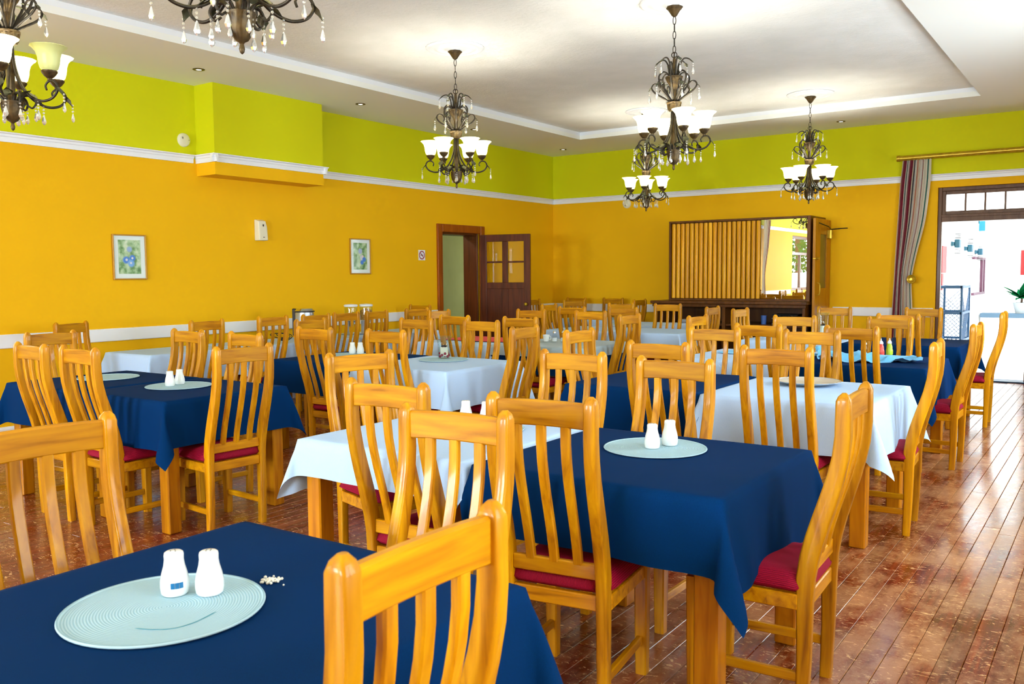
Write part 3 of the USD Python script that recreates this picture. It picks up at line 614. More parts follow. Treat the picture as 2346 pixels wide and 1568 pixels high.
TABLES = [
 # key, colour, x0, x1, y0, y1, drops (l, r, n, f), phrase
 ('T1', 'n', -2.10, -1.10, .60, 1.63, (.27, .30, .27, .26), "front table nearest the camera at the bottom left"),
 ('T2w', 'w', -2.98, -2.04, 2.60, 3.56, (.24, .1, .16, .27), "middle table, left half of the pair before us"),
 ('T2n', 'n', -2.01, -1.01, 2.60, 3.56, (.1, .32, .25, .27), "middle table, right half of the pair before us"),
 ('T3a', 'n', -6.34, -5.43, 2.95, 3.86, (.27, .1, .27, .26), "left table, outer one of the navy pair by the wall"),
 ('T3b', 'n', -5.41, -4.50, 2.95, 3.86, (.1, .27, .29, .26), "left table, inner one of the navy pair"),
 ('T5', 'n', -6.08, -5.10, 5.02, 6.02, (.28, .1, .27, .26), "centre-left table, joined to the white one with the candle"),
 ('T6', 'w', -5.08, -4.10, 5.02, 6.02, (.1, .29, .28, .26), "table with the candle vase, left of centre"),
 ('T7', 'n', -3.00, -2.07, 4.90, 5.92, (.28, .1, .28, .26), "table right of centre, beside the plate table"),
 ('T8', 'w', -2.05, -1.08, 4.88, 5.92, (.1, .31, .29, .26), "table with the oval plate, right of centre"),
 ('T11', 'w', -3.12, -2.18, 6.95, 7.98, (.28, .1, .27, .26), "table behind, left half of the pair with the bottles"),
 ('T9', 'n', -2.16, -1.17, 6.95, 7.98, (.1, .30, .29, .26), "table with the ketchup and mustard bottles"),
 ('T15', 'w', -3.38, -2.36, 9.12, 10.20, (.28, .1, .27, .26), "table with the tall glass vase near the curtain"),
 ('T10', 'n', -2.34, -1.25, 9.12, 10.20, (.1, .29, .28, .26), "farthest right table beside the courtyard door"),
 ('T13', 'w', -6.30, -5.30, 7.20, 8.20, (.28, .1, .27, .26), "table with the red runner before the open door"),
 ('T12', 'n', -5.28, -4.25, 7.20, 8.20, (.1, .28, .27, .26), "table with the grey topper and glass shakers"),
 ('T14a', 'w', -6.20, -5.26, 9.62, 10.55, (.28, .1, .27, .26), "far table, left half of the pair before the sideboard"),
 ('T14b', 'w', -5.24, -4.30, 9.62, 10.55, (.1, .28, .27, .26), "far table, right half of the pair before the sideboard"),
 ('T17', 'w', -6.20, -5.20, 11.02, 11.90, (.28, .28, .27, .26), "farthest table between the door leaf and the sideboard"),
 ('T16', 'w', -7.60, -6.55, 12.05, 12.92, (.2, .2, .27, .22), "table in the far corner against the back wall"),
 ('T4a', 'w', -8.10, -7.36, 4.70, 5.74, (.2, .27, .28, .1), "wall table, nearest one of the row along the left wall"),
 ('T4b', 'w', -8.10, -7.36, 5.76, 6.80, (.2, .27, .1, .1), "wall table in front of the urn along the left wall"),
 ('T4c', 'w', -8.10, -7.36, 6.82, 7.86, (.2, .27, .1, .1), "wall table carrying the cereal jars"),
 ('T4d', 'w', -8.10, -7.36, 7.88, 8.92, (.2, .27, .1, .25), "wall table at the door end of the row"),
]
TB = {}
for n_, (key, col, x0, x1, y0, y1, dr, ph) in enumerate(TABLES):
    cx, cy = (x0 + x1) / 2, (y0 + y1) / 2; cn = "navy" if col == 'n' else "white"
    TB[key] = (cx, cy)
    build_table(x1 - x0 - .012, y1 - y0 - .012, "wooden table under %s cloth, %s" % (cn, ph), (cx, cy, 0), INSET.get(key, (.062,) * 4))
    c = thing("tablecloth", "%s cloth on the %s" % (cn, ph), "tablecloth", (cx, cy, TT + .004))
    part(c, "cloth", cloth_mesh(x1 - x0 - .012, y1 - y0 - .012, dr, 11 + n_), navy_m if col == 'n' else whitecloth_m, True)
TZ = TT + .008

# ------------------------------------------------------------------ things on the tables
def mat_mesh(r):
    prof = [(.0005, .0035), (r * .35, .0035), (r * .7, .0035), (r - .006, .0036), (r - .002, .0045), (r, .003), (r - .002, 0), (.0005, 0)]
    return lathe(prof, 64)
def placemat(x, y, r, lab):
    p = thing("placemat", lab, "placemat", (x, y, TZ), 0, "round woven placemats")
    part(p, "mat", mat_mesh(r), matweave, 30)
    part(p, "rim", tube([(r * math.cos(a), r * math.sin(a), .0035) for a in np.linspace(0, 2 * PI, 64, endpoint=False)], .0035, 6, True), matweave, True)
    return p
SCUFF = [[0.054, -0.102], [0.09, -0.086], [0.121, -0.057], [0.128, -0.012], [0.116, 0.045]]
pm_ = placemat(-1.665, 1.075, .206, "large pale blue woven placemat on the front navy table")
part(pm_, "scuff_mark", tube(catmull([(x, y, .0034) for x, y in SCUFF], 5), [.0008] + [.0016] * 19 + [.0006], 5), mat("teal_scuff", lin(60, 130, 150), .7), True)
placemat(-1.545, 3.225, .205, "round grey woven placemat under shakers on the middle navy table")
placemat(-2.42, 3.20, .205, "pale woven placemat on the middle white table behind chair backs")
placemat(-5.95, 3.47, .205, "pale woven placemat on the outer left navy table, without shakers")
placemat(-5.07, 3.44, .205, "pale woven placemat under the shakers of the left navy table")
placemat(-5.74, 5.62, .205, "cream woven placemat under shakers on the centre-left navy table")
placemat(-4.70, 5.72, .205, "pale greenish woven placemat under the candle vase")
placemat(-5.02, 7.78, .18, "small cream placemat beside the glass shakers on the grey topper")
SHP = [(.0005, 0), (.028, 0), (.0315, .004), (.0335, .018), (.033, .034), (.0295, .052), (.0245, .070), (.0225, .084), (.0228, .096), (.0215, .101), (.017, .104), (.0005, .105)]
def shaker(x, y, z, lab, sc=1.0, logo=False, variant=0):
    prof = [(r * sc, zz * sc) for r, zz in SHP]
    if variant: prof = [(r * (1 + .12 * (1 - abs(2 * zz / .105 - 1)) * 0), zz) for r, zz in prof]
    s = thing("salt_shaker" if variant == 0 else "pepper_shaker", lab, "shaker", (x, y, z), 0)
    part(s, "body", lathe(prof, 32), porcelain, 40)
    hs = [T(disc(.0016 * sc, .0008, 8, .1046 * sc), (.007 * math.cos(a) * sc, .007 * math.sin(a) * sc, 0)) for a in np.arange(4 if variant else 3) * 2 * PI / (4 if variant else 3)]
    part(s, "holes", cat_(*hs), black_m, False)
    if logo:
        q = []
        for k in range(3):
            a = math.radians(-56 + 17 * k + 14); m = bx(-.0042, .0042, -.0006, .0006, -.0065, .0065)
            m = T(m, (0, 0, 0), rz=math.degrees(a) + 90); q.append(T(m, (.0334 * sc * math.cos(a), .0334 * sc * math.sin(a), .026)))
        part(s, "printed_bars", cat_(*q), blueprint_m, False)
    return s
shaker(-1.715, 1.135, TZ + .005, "white porcelain shaker with blue printed bars on the front placemat", .93, logo=True)
shaker(-1.652, 1.180, TZ + .005, "plain white porcelain shaker on the front placemat, right one", .93, variant=1)
shaker(-1.548, 3.205, TZ + .005, "white shaker on the middle navy table, nearer lower one", .95)
shaker(-1.515, 3.300, TZ + .005, "white shaker on the middle navy table, farther one", 1.0, variant=1)
shaker(-2.60, 3.33, TZ + .005, "white shaker on the middle white table, left one", .95)
shaker(-2.50, 3.36, TZ + .005, "white shaker on the middle white table, right one", .95, variant=1)
shaker(-5.09, 3.39, TZ + .005, "white shaker on the left navy table, nearer one", .95)
shaker(-5.13, 3.49, TZ + .005, "white shaker on the left navy table, farther one", .95, variant=1)
shaker(-5.78, 5.73, TZ + .005, "white shaker on the centre-left navy table, left one", 1.0)
shaker(-5.71, 5.76, TZ + .005, "white shaker on the centre-left navy table, right one", 1.0, variant=1)
shaker(-6.95, 12.6, TZ, "small white shaker on the far corner table", 1.0)
rg = np.random.default_rng(3)
cr = thing("crumbs", "small heap of pale crumbs on the front navy cloth right of the mat", "crumbs", (-1.605, 1.315, TZ - .001), 0, None, "stuff")
cm = []
for i in range(70):
    r = abs(rg.normal(0, .013)); a = rg.uniform(0, 6.28); s = rg.uniform(.0015, .0045)
    m = trimesh.creation.icosphere(0, s); cm.append(T(m, (r * math.cos(a) * 1.4, r * math.sin(a), max(.001, .009 - r * .35) * rg.uniform(.4, 1))))
part(cr, "grains", cat_(*cm), crumb_m, False)
def vase(x, y, h, r, lab):
    v = thing("candle_vase", lab, "vase", (x, y, TZ + .006), 0)
    part(v, "glass", lathe([(.0005, 0), (r * .72, 0), (r * .74, .004), (r * .72, h * .3), (r * .74, h * .62), (r * .86, h * .85), (r * 1.08, h), (r * 1.05, h), (r * .83, h * .85), (r * .71, h * .62), (r * .69, h * .3), (r * .68, .008), (.0005, .008)], 32), thin_glass, 40)
    part(v, "candle", T(lathe([(.0005, 0), (r * .45, 0), (r * .45, h * .38), (r * .4, h * .4), (.0005, h * .385)], 20), (0, 0, .02)), wax, 40)
    q = [T(trimesh.creation.icosphere(1, .012), (r * .5 * math.cos(a), r * .5 * math.sin(a), .018 + .012 * (i % 3))) for i, a in enumerate(np.arange(9) * .7)]
    for m in q: m.apply_scale(1.0)
    part(v, "petals", cat_(*q), petal_m, True)
    part(v, "dark_petals", cat_(*[T(trimesh.creation.icosphere(1, .011), (r * .2 * math.cos(a), r * .2 * math.sin(a), .032 + h * .38)) for a in (0, 2, 4)]), pebble_m, True)
vase(-4.74, 5.78, .19, .075, "flared clear glass vase with white candle on the white table, left of centre")
vase(-2.68, 9.75, .27, .065, "tall clear glass vase with candle at the far right white table")
pl = thing("charger_plate", "silver grey oval plate on the white table right of centre", "plate", (-1.63, 5.62, TZ), 20)
part(pl, "plate", lathe([(.0005, .006), (.12, .006), (.15, .012), (.195, .024), (.2, .026), (.2, .023), (.15, .008), (.11, 0), (.0005, 0)], 48), noisy("pale_pewter", lin(196, 196, 188), lin(212, 212, 204), 8, 0.3, metallic=0.2), 40)
part(pl, "rim", tube([(.199 * math.cos(a), .199 * math.sin(a), .025) for a in np.linspace(0, 2 * PI, 48, endpoint=False)], .0025, 6, True), steel, True)
def squeezer(x, y, lab, m):
    b = thing("sauce_bottle", lab, "bottle", (x, y, TZ + .02), 0)
    part(b, "body", lathe([(.0005, 0), (.025, 0), (.028, .005), (.028, .038), (.023, .05), (.024, .06), (.021, .075), (.014, .095), (.0005, .096)], 24), m, 40)
    part(b, "cap", lathe([(.0005, .094), (.017, .094), (.017, .106), (.012, .116), (.005, .122), (.003, .138), (.0005, .139)], 20), capw, 40)
squeezer(-1.642, 7.70, "red ketchup squeeze bottle with white cap on the blue cloth", ketchup_m)
squeezer(-1.592, 7.78, "yellow-green mustard squeeze bottle with white cap on the blue cloth", mustard_m)
jr = thing("condiment_jar", "small clear glass jar with metal lid beside the ketchup bottle", "jar", (-1.79, 7.76, TZ + .01), 0)
part(jr, "glass", lathe([(.0005, 0), (.03, 0), (.032, .005), (.031, .05), (.024, .075), (.022, .085), (.0005, .085)], 24), thin_glass, 40)
part(jr, "filling", lathe([(.0005, .003), (.027, .003), (.027, .035), (.0005, .036)], 20), mat("brown_spice", lin(150, 96, 50), .7), 40)
part(jr, "lid", lathe([(.0005, .086), (.025, .086), (.025, .1), (.02, .108), (.0005, .11)], 20), chrome, 40)
def drape(x0, x1, y0, y1, seed, amp, edge=None, rot=0, holes_=0):
    """a loosely laid cloth: soft ridges over the table top, two-sided with thickness"""
    nx, ny = 46, 34; u, v = np.meshgrid(np.linspace(x0, x1, nx), np.linspace(y0, y1, ny), indexing="ij")
    w = meshkit.fbm(np.stack([u * 5 + seed, v * 5, u * 0], -1), 4, seed); w2 = meshkit.noise(np.stack([u * 11, v * 4 + seed, u * 0], -1), seed + 3)
    z = amp * np.clip((w - .42) * 3, 0, 1) * (.6 + .6 * w2)
    du = (meshkit.noise(np.stack([v * 6, u * 0, u * 0 + seed], -1), seed + 9) - .5) * .06
    V = np.stack([u + du, v + (meshkit.noise(np.stack([u * 6, u * 0, u * 0 + seed], -1), seed + 5) - .5) * .08, z + .003], -1)
    V2 = V.copy(); V2[..., 2] -= .003
    i, j = np.meshgrid(np.arange(nx - 1), np.arange(ny - 1), indexing="ij"); q = np.stack([i * ny + j, (i + 1) * ny + j, (i + 1) * ny + j + 1, i * ny + j + 1], -1).reshape(-1, 4)
    f = np.vstack([q[:, [0, 1, 2]], q[:, [0, 2, 3]]])
    return trimesh.Trimesh(np.vstack([V.reshape(-1, 3), V2.reshape(-1, 3)]), np.vstack([f, f[:, ::-1] + nx * ny]), process=False)
def runner(name, lab, cat, loc, mesh, m):
    t = thing(name, lab, cat, loc); part(t, "cloth", mesh, m, True); return t
runner("table_runner", "crumpled pale blue cloth under the ketchup and mustard bottles", "cloth", (-1.66, 7.52, TZ), T(drape(-.42, .34, -.3, .36, 4, .065), rz=18), blue_m)
runner("table_runner", "pale blue cloth lying across the white table left of the bottles", "cloth", (-2.55, 7.55, TZ), T(drape(-.4, .38, -.22, .25, 8, .025), rz=-12), blue_m)
def topper(w, d, seed, drop): return cloth_mesh(w, d, (drop, drop, drop, drop), seed)
tp = thing("table_topper", "grey cloth topper over the navy table with glass shakers", "cloth", (TB['T12'][0] + .02, TB['T12'][1], TT + .013)); part(tp, "cloth", T(topper(1.06, 1.04, 77, .10)), grey_m, True)
tp = thing("table_topper", "red cloth runner over the white table before the open door", "cloth", (TB['T13'][0] + .1, TB['T13'][1] + .1, TT + .010)); part(tp, "cloth", T(drape(-.55, .38, -.3, .3, 5, .004)), red_m, True)
def cruet(x, y, lab):
    c = thing("glass_shaker", lab, "shaker", (x, y, TZ + .014), 0)
    part(c, "glass", lathe([(.0005, 0), (.028, 0), (.03, .005), (.029, .055), (.02, .075), (.016, .09), (.0005, .09)], 8), thin_glass, 10)
    part(c, "filling", lathe([(.0005, .003), (.025, .003), (.025, .04), (.0005, .041)], 12), capw, 40)
    part(c, "cap", lathe([(.0005, .088), (.017, .088), (.017, .102), (.01, .112), (.0005, .114)], 16), chrome, 40)
cruet(-4.86, 7.74, "clear glass shaker with metal cap on the grey topper, left one"); cruet(-4.78, 7.78, "clear glass shaker with metal cap on the grey topper, right one")
cu = thing("cup", "small white cup beside the glass shakers", "cup", (-4.95, 7.72, TZ + .014))
part(cu, "bowl", lathe([(.0005, 0), (.025, 0), (.028, .01), (.036, .06), (.038, .07), (.035, .07), (.03, .02), (.0005, .01)], 24), porcelain, 40)
part(cu, "handle", tube(catmull([(.034, 0, .055), (.056, 0, .05), (.054, 0, .025), (.031, 0, .02)], 5), .004, 6), porcelain, True)
# wall table: urn with cable, two cereal jars
ur = thing("water_urn", "black and silver urn on the wall table", "urn", (-7.74, 6.92, TZ), 20)
part(ur, "body", lathe([(.0005, .03), (.1, .03), (.105, .05), (.105, .29), (.1, .31), (.0005, .31)], 32), steel, 40)
part(ur, "base", lathe([(.0005, 0), (.115, 0), (.115, .03), (.0005, .031)], 32), black_m, 40)
part(ur, "lid", lathe([(.11, .31), (.112, .32), (.09, .345), (.03, .352), (.0005, .353)], 32), chrome, 40)
part(ur, "rim", tube([(.11 * math.cos(a), .11 * math.sin(a), .312) for a in np.linspace(0, 2 * PI, 32, endpoint=False)], .007, 6, True), black_m, True)
part(ur, "handle", bx(-.15, -.1, -.022, .022, .03, .345, .008), black_m, False)
part(ur, "tap", cat_(T(trimesh.creation.cylinder(radius=.012, height=.05, sections=12), (.125, 0, .075), ry=90), bx(.135, .155, -.008, .008, .045, .085, .003)), black_m, False)
cb = thing("power_cable", "black coiled cable lying on the wall table left of the urn", "cable", (-7.6, 6.45, TZ), 0)
t_ = np.linspace(0, 1, 60); ck = np.stack([.10 * np.cos(11 * t_) * (1 - .3 * t_) - .05, .14 * np.sin(11 * t_) * (1 - .3 * t_) + .1 * t_, .01 + .075 * np.abs(np.sin(5.5 * t_))], 1)
part(cb, "cord", tube(ck, .005, 6), black_m, True); part(cb, "plug", T(bx(-.02, .02, -.03, .03, 0, .04, .008), (.06, -.02, .012)), black_m, False)
grain_m = noisy("cereal", lin(150, 92, 30), lin(206, 150, 66), 60, 0.8)
for i, (x, y, lab) in enumerate(((-7.74, 7.66, "cereal dispenser jar with white lid on the wall table, left one"), (-7.66, 7.84, "cereal dispenser jar with white lid on the wall table, right one"))):
    j = thing("cereal_dispenser", lab, "jar", (x, y, TZ), 0, "cereal dispensers")
    part(j, "stand", cat_(bx(-.09, .09, -.09, .09, 0, .015, .004), bx(-.02, .02, -.075, -.05, .012, .17, .004)), steel, False)
    part(j, "spout", lathe([(.0005, .1), (.03, .1), (.035, .14), (.06, .165), (.0005, .166)], 24), steel, 40)
    part(j, "jar", lathe([(.0005, .162), (.076, .162), (.08, .175), (.08, .33), (.07, .345), (.067, .34), (.076, .325), (.076, .175), (.0005, .17)], 32), thin_glass, 40)
    part(j, "cereal", lathe([(.0005, .172), (.073, .174), (.073, .25 + .04 * i), (.03, .265 + .045 * i), (.0005, .27 + .045 * i)], 24), grain_m, 40)
    part(j, "lid", lathe([(.0005, .342), (.08, .342), (.084, .35), (.084, .362), (.07, .37), (.0005, .375)], 32), capw, 40)

# ------------------------------------------------------------------ chandeliers
def leaf_mesh(l, w):
    n = 7; V = []
    for i in range(n):
        t = i / (n - 1); ww = w * math.sin(PI * min(1, t * 1.02 + .06)) * (1 + .25 * (i % 2)); x = l * t; z = .35 * l * t * t
        V += [(x, -ww, -z - .12 * ww), (x, 0, -z + .1 * w), (x, ww, -z - .12 * ww)]
    F = []
    for i in range(n - 1):
        for j in (0, 1):
            a = i * 3 + j; F += [(a, a + 3, a + 4), (a, a + 4, a + 1)]
    V = np.array(V); F = np.array(F); V2 = V.copy(); V2[:, 2] -= .0015
    return trimesh.Trimesh(np.vstack([V, V2]), np.vstack([F[:, ::-1], F + len(V)]), process=False)
def drop_mesh(beads, l, w):
    ms = []; z = 0
    for b in range(beads): ms.append(T(trimesh.creation.icosphere(1, .006), (0, 0, z - .008))); z -= .018
    prof = [(.0005, z), (w * .35, z - l * .12), (w, z - l * .66), (w * .7, z - l * .86), (.0005, z - l)]
    ms.append(lathe(prof, 6)); return cat_(*ms)
def build_chandelier(label, loc, rz, unlit=None):
    c = thing("chandelier", label, "chandelier", loc, rz)      # origin on the ceiling, body hangs down
    H = ZT - 2.39                                              # 1.32
    def Z(z): return z - ZT
    part(c, "canopy", lathe([(r, z - 0.0) for r, z in [(.0005, 0), (.062, -.001), (.066, -.01), (.05, -.025), (.034, -.05), (.022, -.07), (.012, -.08), (.0005, -.082)]][::-1], 24, 8, .06), bronze, 40)
    # chain: oval links
    z = -.078; k = 0; links = []
    while z > -.385:
        a = np.linspace(0, 2 * PI, 14, endpoint=False); L = .033
        p = np.stack([.012 * np.cos(a), 0 * a, L * np.sin(a)], 1)
        if k % 2: p = p[:, [1, 0, 2]]
        links.append(tube(p + [0, 0, z - L], .0032, 6, True)); z -= 2 * L - .008; k += 1
    for m in links: part(c, "chain_link", m, iron, True)
    a = np.linspace(0, 2 * PI, 18, endpoint=False)
    part(c, "ring", tube(np.stack([.022 * np.cos(a), 0 * a, Z(3.325) + .022 * np.sin(a)], 1), .004, 6, True), iron, True)
    part(c, "stem", lathe([(.0005, Z(2.53)), (.016, Z(2.535)), (.021, Z(2.62)), (.022, Z(2.75)), (.018, Z(2.87)), (.016, Z(2.95)), (.018, Z(3.05)), (.015, Z(3.14)), (.013, Z(3.28)), (.009, Z(3.31)), (.0005, Z(3.312))], 16, 8, .06), bronze, 40)
    part(c, "lower_bowl", lathe([(.0005, Z(2.39)), (.009, Z(2.398)), (.012, Z(2.412)), (.008, Z(2.43)), (.012, Z(2.437)), (.026, Z(2.445)), (.044, Z(2.475)), (.054, Z(2.52)), (.056, Z(2.54)), (.06, Z(2.545)), (.06, Z(2.552)), (.03, Z(2.548)), (.0005, Z(2.545))], 32, 16, .05, (Z(2.44), Z(2.53))), bronze, 40)
    part(c, "collar", lathe([(.0005, Z(2.868)), (.04, Z(2.87)), (.05, Z(2.89)), (.056, Z(2.925)), (.062, Z(2.932)), (.062, Z(2.942)), (.0005, Z(2.94))], 32, 16, .06, (Z(2.875), Z(2.928))), bronze, 40)
    part(c, "upper_bowl", lathe([(.0005, Z(3.04)), (.022, Z(3.045)), (.03, Z(3.07)), (.055, Z(3.11)), (.066, Z(3.135)), (.072, Z(3.14)), (.072, Z(3.148)), (.0005, Z(3.142))], 32, 16, .06, (Z(3.05), Z(3.138))), bronze, 40)
    arm = catmull([(.016, 2.87), (.024, 2.76), (.055, 2.66), (.11, 2.585), (.19, 2.548), (.262, 2.562), (.298, 2.608), (.282, 2.648), (.246, 2.655), (.222, 2.632), (.228, 2.606)], 6)
    sc1 = catmull([(.03, 2.945), (.09, 2.985), (.155, 3.028), (.186, 3.07), (.168, 3.102), (.132, 3.098), (.113, 3.065), (.124, 3.032)], 5)
    sc2 = catmull([(.028, 2.95), (.075, 3.025), (.118, 3.09), (.128, 3.15), (.092, 3.186), (.055, 3.172), (.042, 3.142)], 5)
    sc3 = catmull([(.02, 3.145), (.042, 3.19), (.05, 3.245), (.078, 3.288), (.116, 3.285), (.15, 3.258)], 5)
    sc4 = catmull([(.03, 2.545), (.062, 2.588), (.104, 2.586), (.124, 2.553), (.104, 2.522), (.078, 2.536)], 5)
    def ring3(path, a): return np.stack([path[:, 0] * math.cos(a), path[:, 0] * math.sin(a), path[:, 1] - ZT], 1)
    lf = leaf_mesh(.075, .022); lf2 = leaf_mesh(.05, .016)
    cup = lathe([(.0005, Z(2.655)), (.012, Z(2.657)), (.012, Z(2.668)), (.026, Z(2.68)), (.04, Z(2.70)), (.041, Z(2.71)), (.0005, Z(2.708))], 20, 10, .04)
    shade = lathe([(.030, Z(2.708)), (.046, Z(2.722)), (.054, Z(2.75)), (.058, Z(2.785)), (.066, Z(2.812)), (.082, Z(2.832)), (.096, Z(2.842)), (.094, Z(2.845)), (.08, Z(2.836)), (.064, Z(2.816)), (.055, Z(2.787)), (.051, Z(2.75)), (.043, Z(2.725)), (.028, Z(2.712))], 36, 12, .02)
    bulb = T(trimesh.creation.icosphere(1, .021), (0, 0, Z(2.775)))
    socket = lathe([(.0005, Z(2.708)), (.013, Z(2.708)), (.013, Z(2.745)), (.0005, Z(2.746))], 10)
    for i in range(6):
        a = i * PI / 3; R = math.degrees(a); px, py = .25 * math.cos(a), .25 * math.sin(a)
        ar = part(c, "arm", tube(ring3(arm, a), np.linspace(.009, .0055, len(arm)), 7), iron, True)
        part(ar, "leaf", T(T(lf, ry=35), (.288, 0, Z(2.63)), 0).copy().apply_transform(trimesh.transformations.rotation_matrix(a, [0, 0, 1])), leaf_iron, 40)
        part(ar, "leaf", T(T(lf, ry=20), (.11, 0, Z(2.6)), 0).copy().apply_transform(trimesh.transformations.rotation_matrix(a, [0, 0, 1])), leaf_iron, 40)
        part(c, "shade_holder", T(cup, (px, py, 0)), bronze, 40)
        sh = part(c, "lamp_shade", T(shade, (px, py, 0)), shade_off if unlit == i else shade_on, 40)
        part(sh, "socket", T(socket, (px, py, 0)), capw, 40)
        part(sh, "bulb", T(bulb, (px, py, 0)), capw if unlit == i else bulb_m, True)
        b = a + PI / 6
        for sc, ang, r0, r1 in ((sc1, a, .0085, .005), (sc2, b, .009, .0055), (sc3, a, .0085, .0045), (sc4, b, .009, .005)):
            part(c, "scroll", tube(ring3(sc, ang), np.linspace(r0, r1, len(sc)), 7), iron, True)
        rot = trimesh.transformations.rotation_matrix
        part(c, "leaf", T(T(lf2, ry=30), (.18, 0, Z(3.085))).apply_transform(rot(a, [0, 0, 1])), leaf_iron, 40)
        part(c, "leaf", T(T(lf2, ry=-10), (.07, 0, Z(3.10))).apply_transform(rot(b, [0, 0, 1])), leaf_iron, 40)
        part(c, "leaf", T(T(lf2, ry=25), (.125, 0, Z(3.28))).apply_transform(rot(a, [0, 0, 1])), leaf_iron, 40)
        part(c, "leaf", T(T(lf, ry=-40), (.055, 0, Z(2.58))).apply_transform(rot(a, [0, 0, 1])), leaf_iron, 40)
        for (r, z, ang, bd, l, w) in ((.335, 2.585, a, 3, .055, .011), (.17, 2.555, a, 3, .06, .014), (.12, 2.535, b, 2, .055, .012), (.205, 3.045, a, 2, .062, .013), (.155, 3.25, a, 2, .06, .012)):
            part(c, "crystal_drop", T(drop_mesh(bd, l, w), (r * math.cos(ang), r * math.sin(ang), Z(z))), crystal, False)
    for i in range(3):
        a = i * 2 * PI / 3 + .3
        part(c, "crystal_drop", T(drop_mesh(2, .05, .011), (.05 * math.cos(a), .05 * math.sin(a), Z(2.53))), crystal, False)
    return c
CHX = [(-3.10, 6.80, 12, "wrought-iron chandelier with crystal drops and lit shades, largest, right of centre"),
       (-5.42, 6.84, 40, "wrought-iron chandelier with crystal drops and lit shades, above the navy tables left of centre"),
       (-3.28, 11.20, 25, "wrought-iron chandelier with crystal drops near the mirrored cabinet and curtain"),
       (-5.42, 11.00, 50, "smallest wrought-iron chandelier with lit shades, overlapped by the largest one"),
       (-2.93, 2.33, 5, "wrought-iron chandelier cut by the top edge, only its lower bowl showing")]
ch0 = None
for x, y, rz, lab in CHX:
    if ch0 is None: ch0 = build_chandelier(lab, (x, y, ZT), rz); tag(ch0, group="wrought-iron chandeliers")
    else: dup(ch0, lab, (x, y, ZT), rz, "wrought-iron chandeliers")
chl = build_chandelier("wrought-iron chandelier cut by the left edge, its outer shade unlit", (-5.20, 2.53, ZT), 24, unlit=0)
tag(chl, group="wrought-iron chandeliers")
rose_p = [(.0005, 0), (.28, 0), (.285, -.008), (.27, -.02), (.25, -.022), (.235, -.012), (.2, -.012), (.18, -.026), (.15, -.03), (.12, -.02), (.09, -.02), (.07, -.034), (.0005, -.036)]
for x, y, lab in ((-3.10, 6.80, "white plaster ceiling rose above the largest chandelier"), (-5.42, 6.84, "white plaster ceiling rose above the chandelier left of centre"), (-3.28, 11.2, "white plaster ceiling rose near the cabinet"), (-5.42, 11.0, "white plaster ceiling rose above the smallest chandelier")):
    r_ = thing("ceiling_rose", lab, "ceiling rose", (x, y, ZT), 0, "plaster ceiling roses"); part(r_, "medallion", T(lathe(rose_p[::-1], 64, 24, .012), (0, 0, 0)), white_m, 50)
# hang the chandeliers just under the roses
for pr in [p for p in stage.GetPrimAtPath("/World").GetChildren() if p.GetName().startswith("chandelier")]:
    at = pr.GetAttribute("xformOp:translate"); v = at.Get()
    at.Set(Gf.Vec3d(v[0], v[1], ZT - (.034 if v[1] > 4 else .05 if v[0] < -4 else 0)))
DLX = [(-7.75, 5.62, "nearest recessed downlight in the left ceiling border"), (-7.73, 7.89, "second recessed downlight in the left ceiling border"), (-7.76, 10.22, "third recessed downlight, behind the left chandelier"), (-7.82, 12.75, "recessed downlight in the ceiling border near the far corner"), (-3.33, 12.82, "recessed downlight in the back ceiling border, right of the chandeliers")]
glow = usdkit.material(stage, LK + "downlight_glow", {"e": ("emission", {"color": (1, .95, .85), "strength": 2.5})}, [], surface="e.emission")
for x, y, lab in DLX:
    d = thing("downlight", lab, "downlight", (x, y, ZC), 0, "recessed downlights")
    part(d, "bezel", lathe([(.028, -.001), (.03, -.006), (.055, -.006), (.06, -.003), (.06, .001), (.028, .002)], 28), bronze, 40)
    part(d, "lens", T(disc(.028, .003, 24), (0, 0, -.005)), glow, False)

# ------------------------------------------------------------------ on the left wall
def flower_print(name, seed, blobs):
    n = {"tc": ("texture_coordinate", {}), "n": ("noise_texture", {"scale": 14, "detail": 4, "w": 0}), "r": ("rgb_ramp", {"ramp": [(0.25, lin(40, 84, 58)), (0.42, lin(116, 160, 104)), (0.56, lin(176, 208, 168)), (0.75, lin(222, 232, 214))]}), "p": ("principled_bsdf", {"roughness": 0.5})}
    n["mp0"] = ("mapping", {"location": (seed, seed, 0)})
    l = [("tc.object", "mp0.vector"), ("mp0.vector", "n.vector"), ("n.fac", "r.fac")]; prev = "r.color"
    for i, (y, z, r, col) in enumerate(blobs):
        n["m%d" % i] = ("mapping", {"mapping_type": "point", "location": (0, -y / r, -z / r), "scale": (0.01, 1 / r, 1 / r)}); n["g%d" % i] = ("gradient_texture", {"gradient_type": "spherical"})
        n["w%d" % i] = ("rgb_ramp", {"ramp": [(0.1, (0, 0, 0)), (0.45, (1, 1, 1))]}); n["x%d" % i] = ("mix", {"color2": col})
        n["d%d" % i] = ("noise_texture", {"scale": 40}); n["a%d" % i] = ("mix", {"mix_type": "add", "fac": 0.006})
        l += [("tc.object", "m%d.vector" % i), ("m%d.vector" % i, "g%d.vector" % i), ("g%d.fac" % i, "w%d.fac" % i), ("w%d.color" % i, "x%d.fac" % i), (prev, "x%d.color1" % i)]; prev = "x%d.color" % i
        for kx in ("d%d" % i, "a%d" % i): n.pop(kx)
    l.append((prev, "p.base_color")); return usdkit.material(stage, LK + name, n, l, surface="p.BSDF")
B1_, B2_, B3_ = lin(70, 130, 220), lin(120, 176, 236), lin(206, 214, 226)
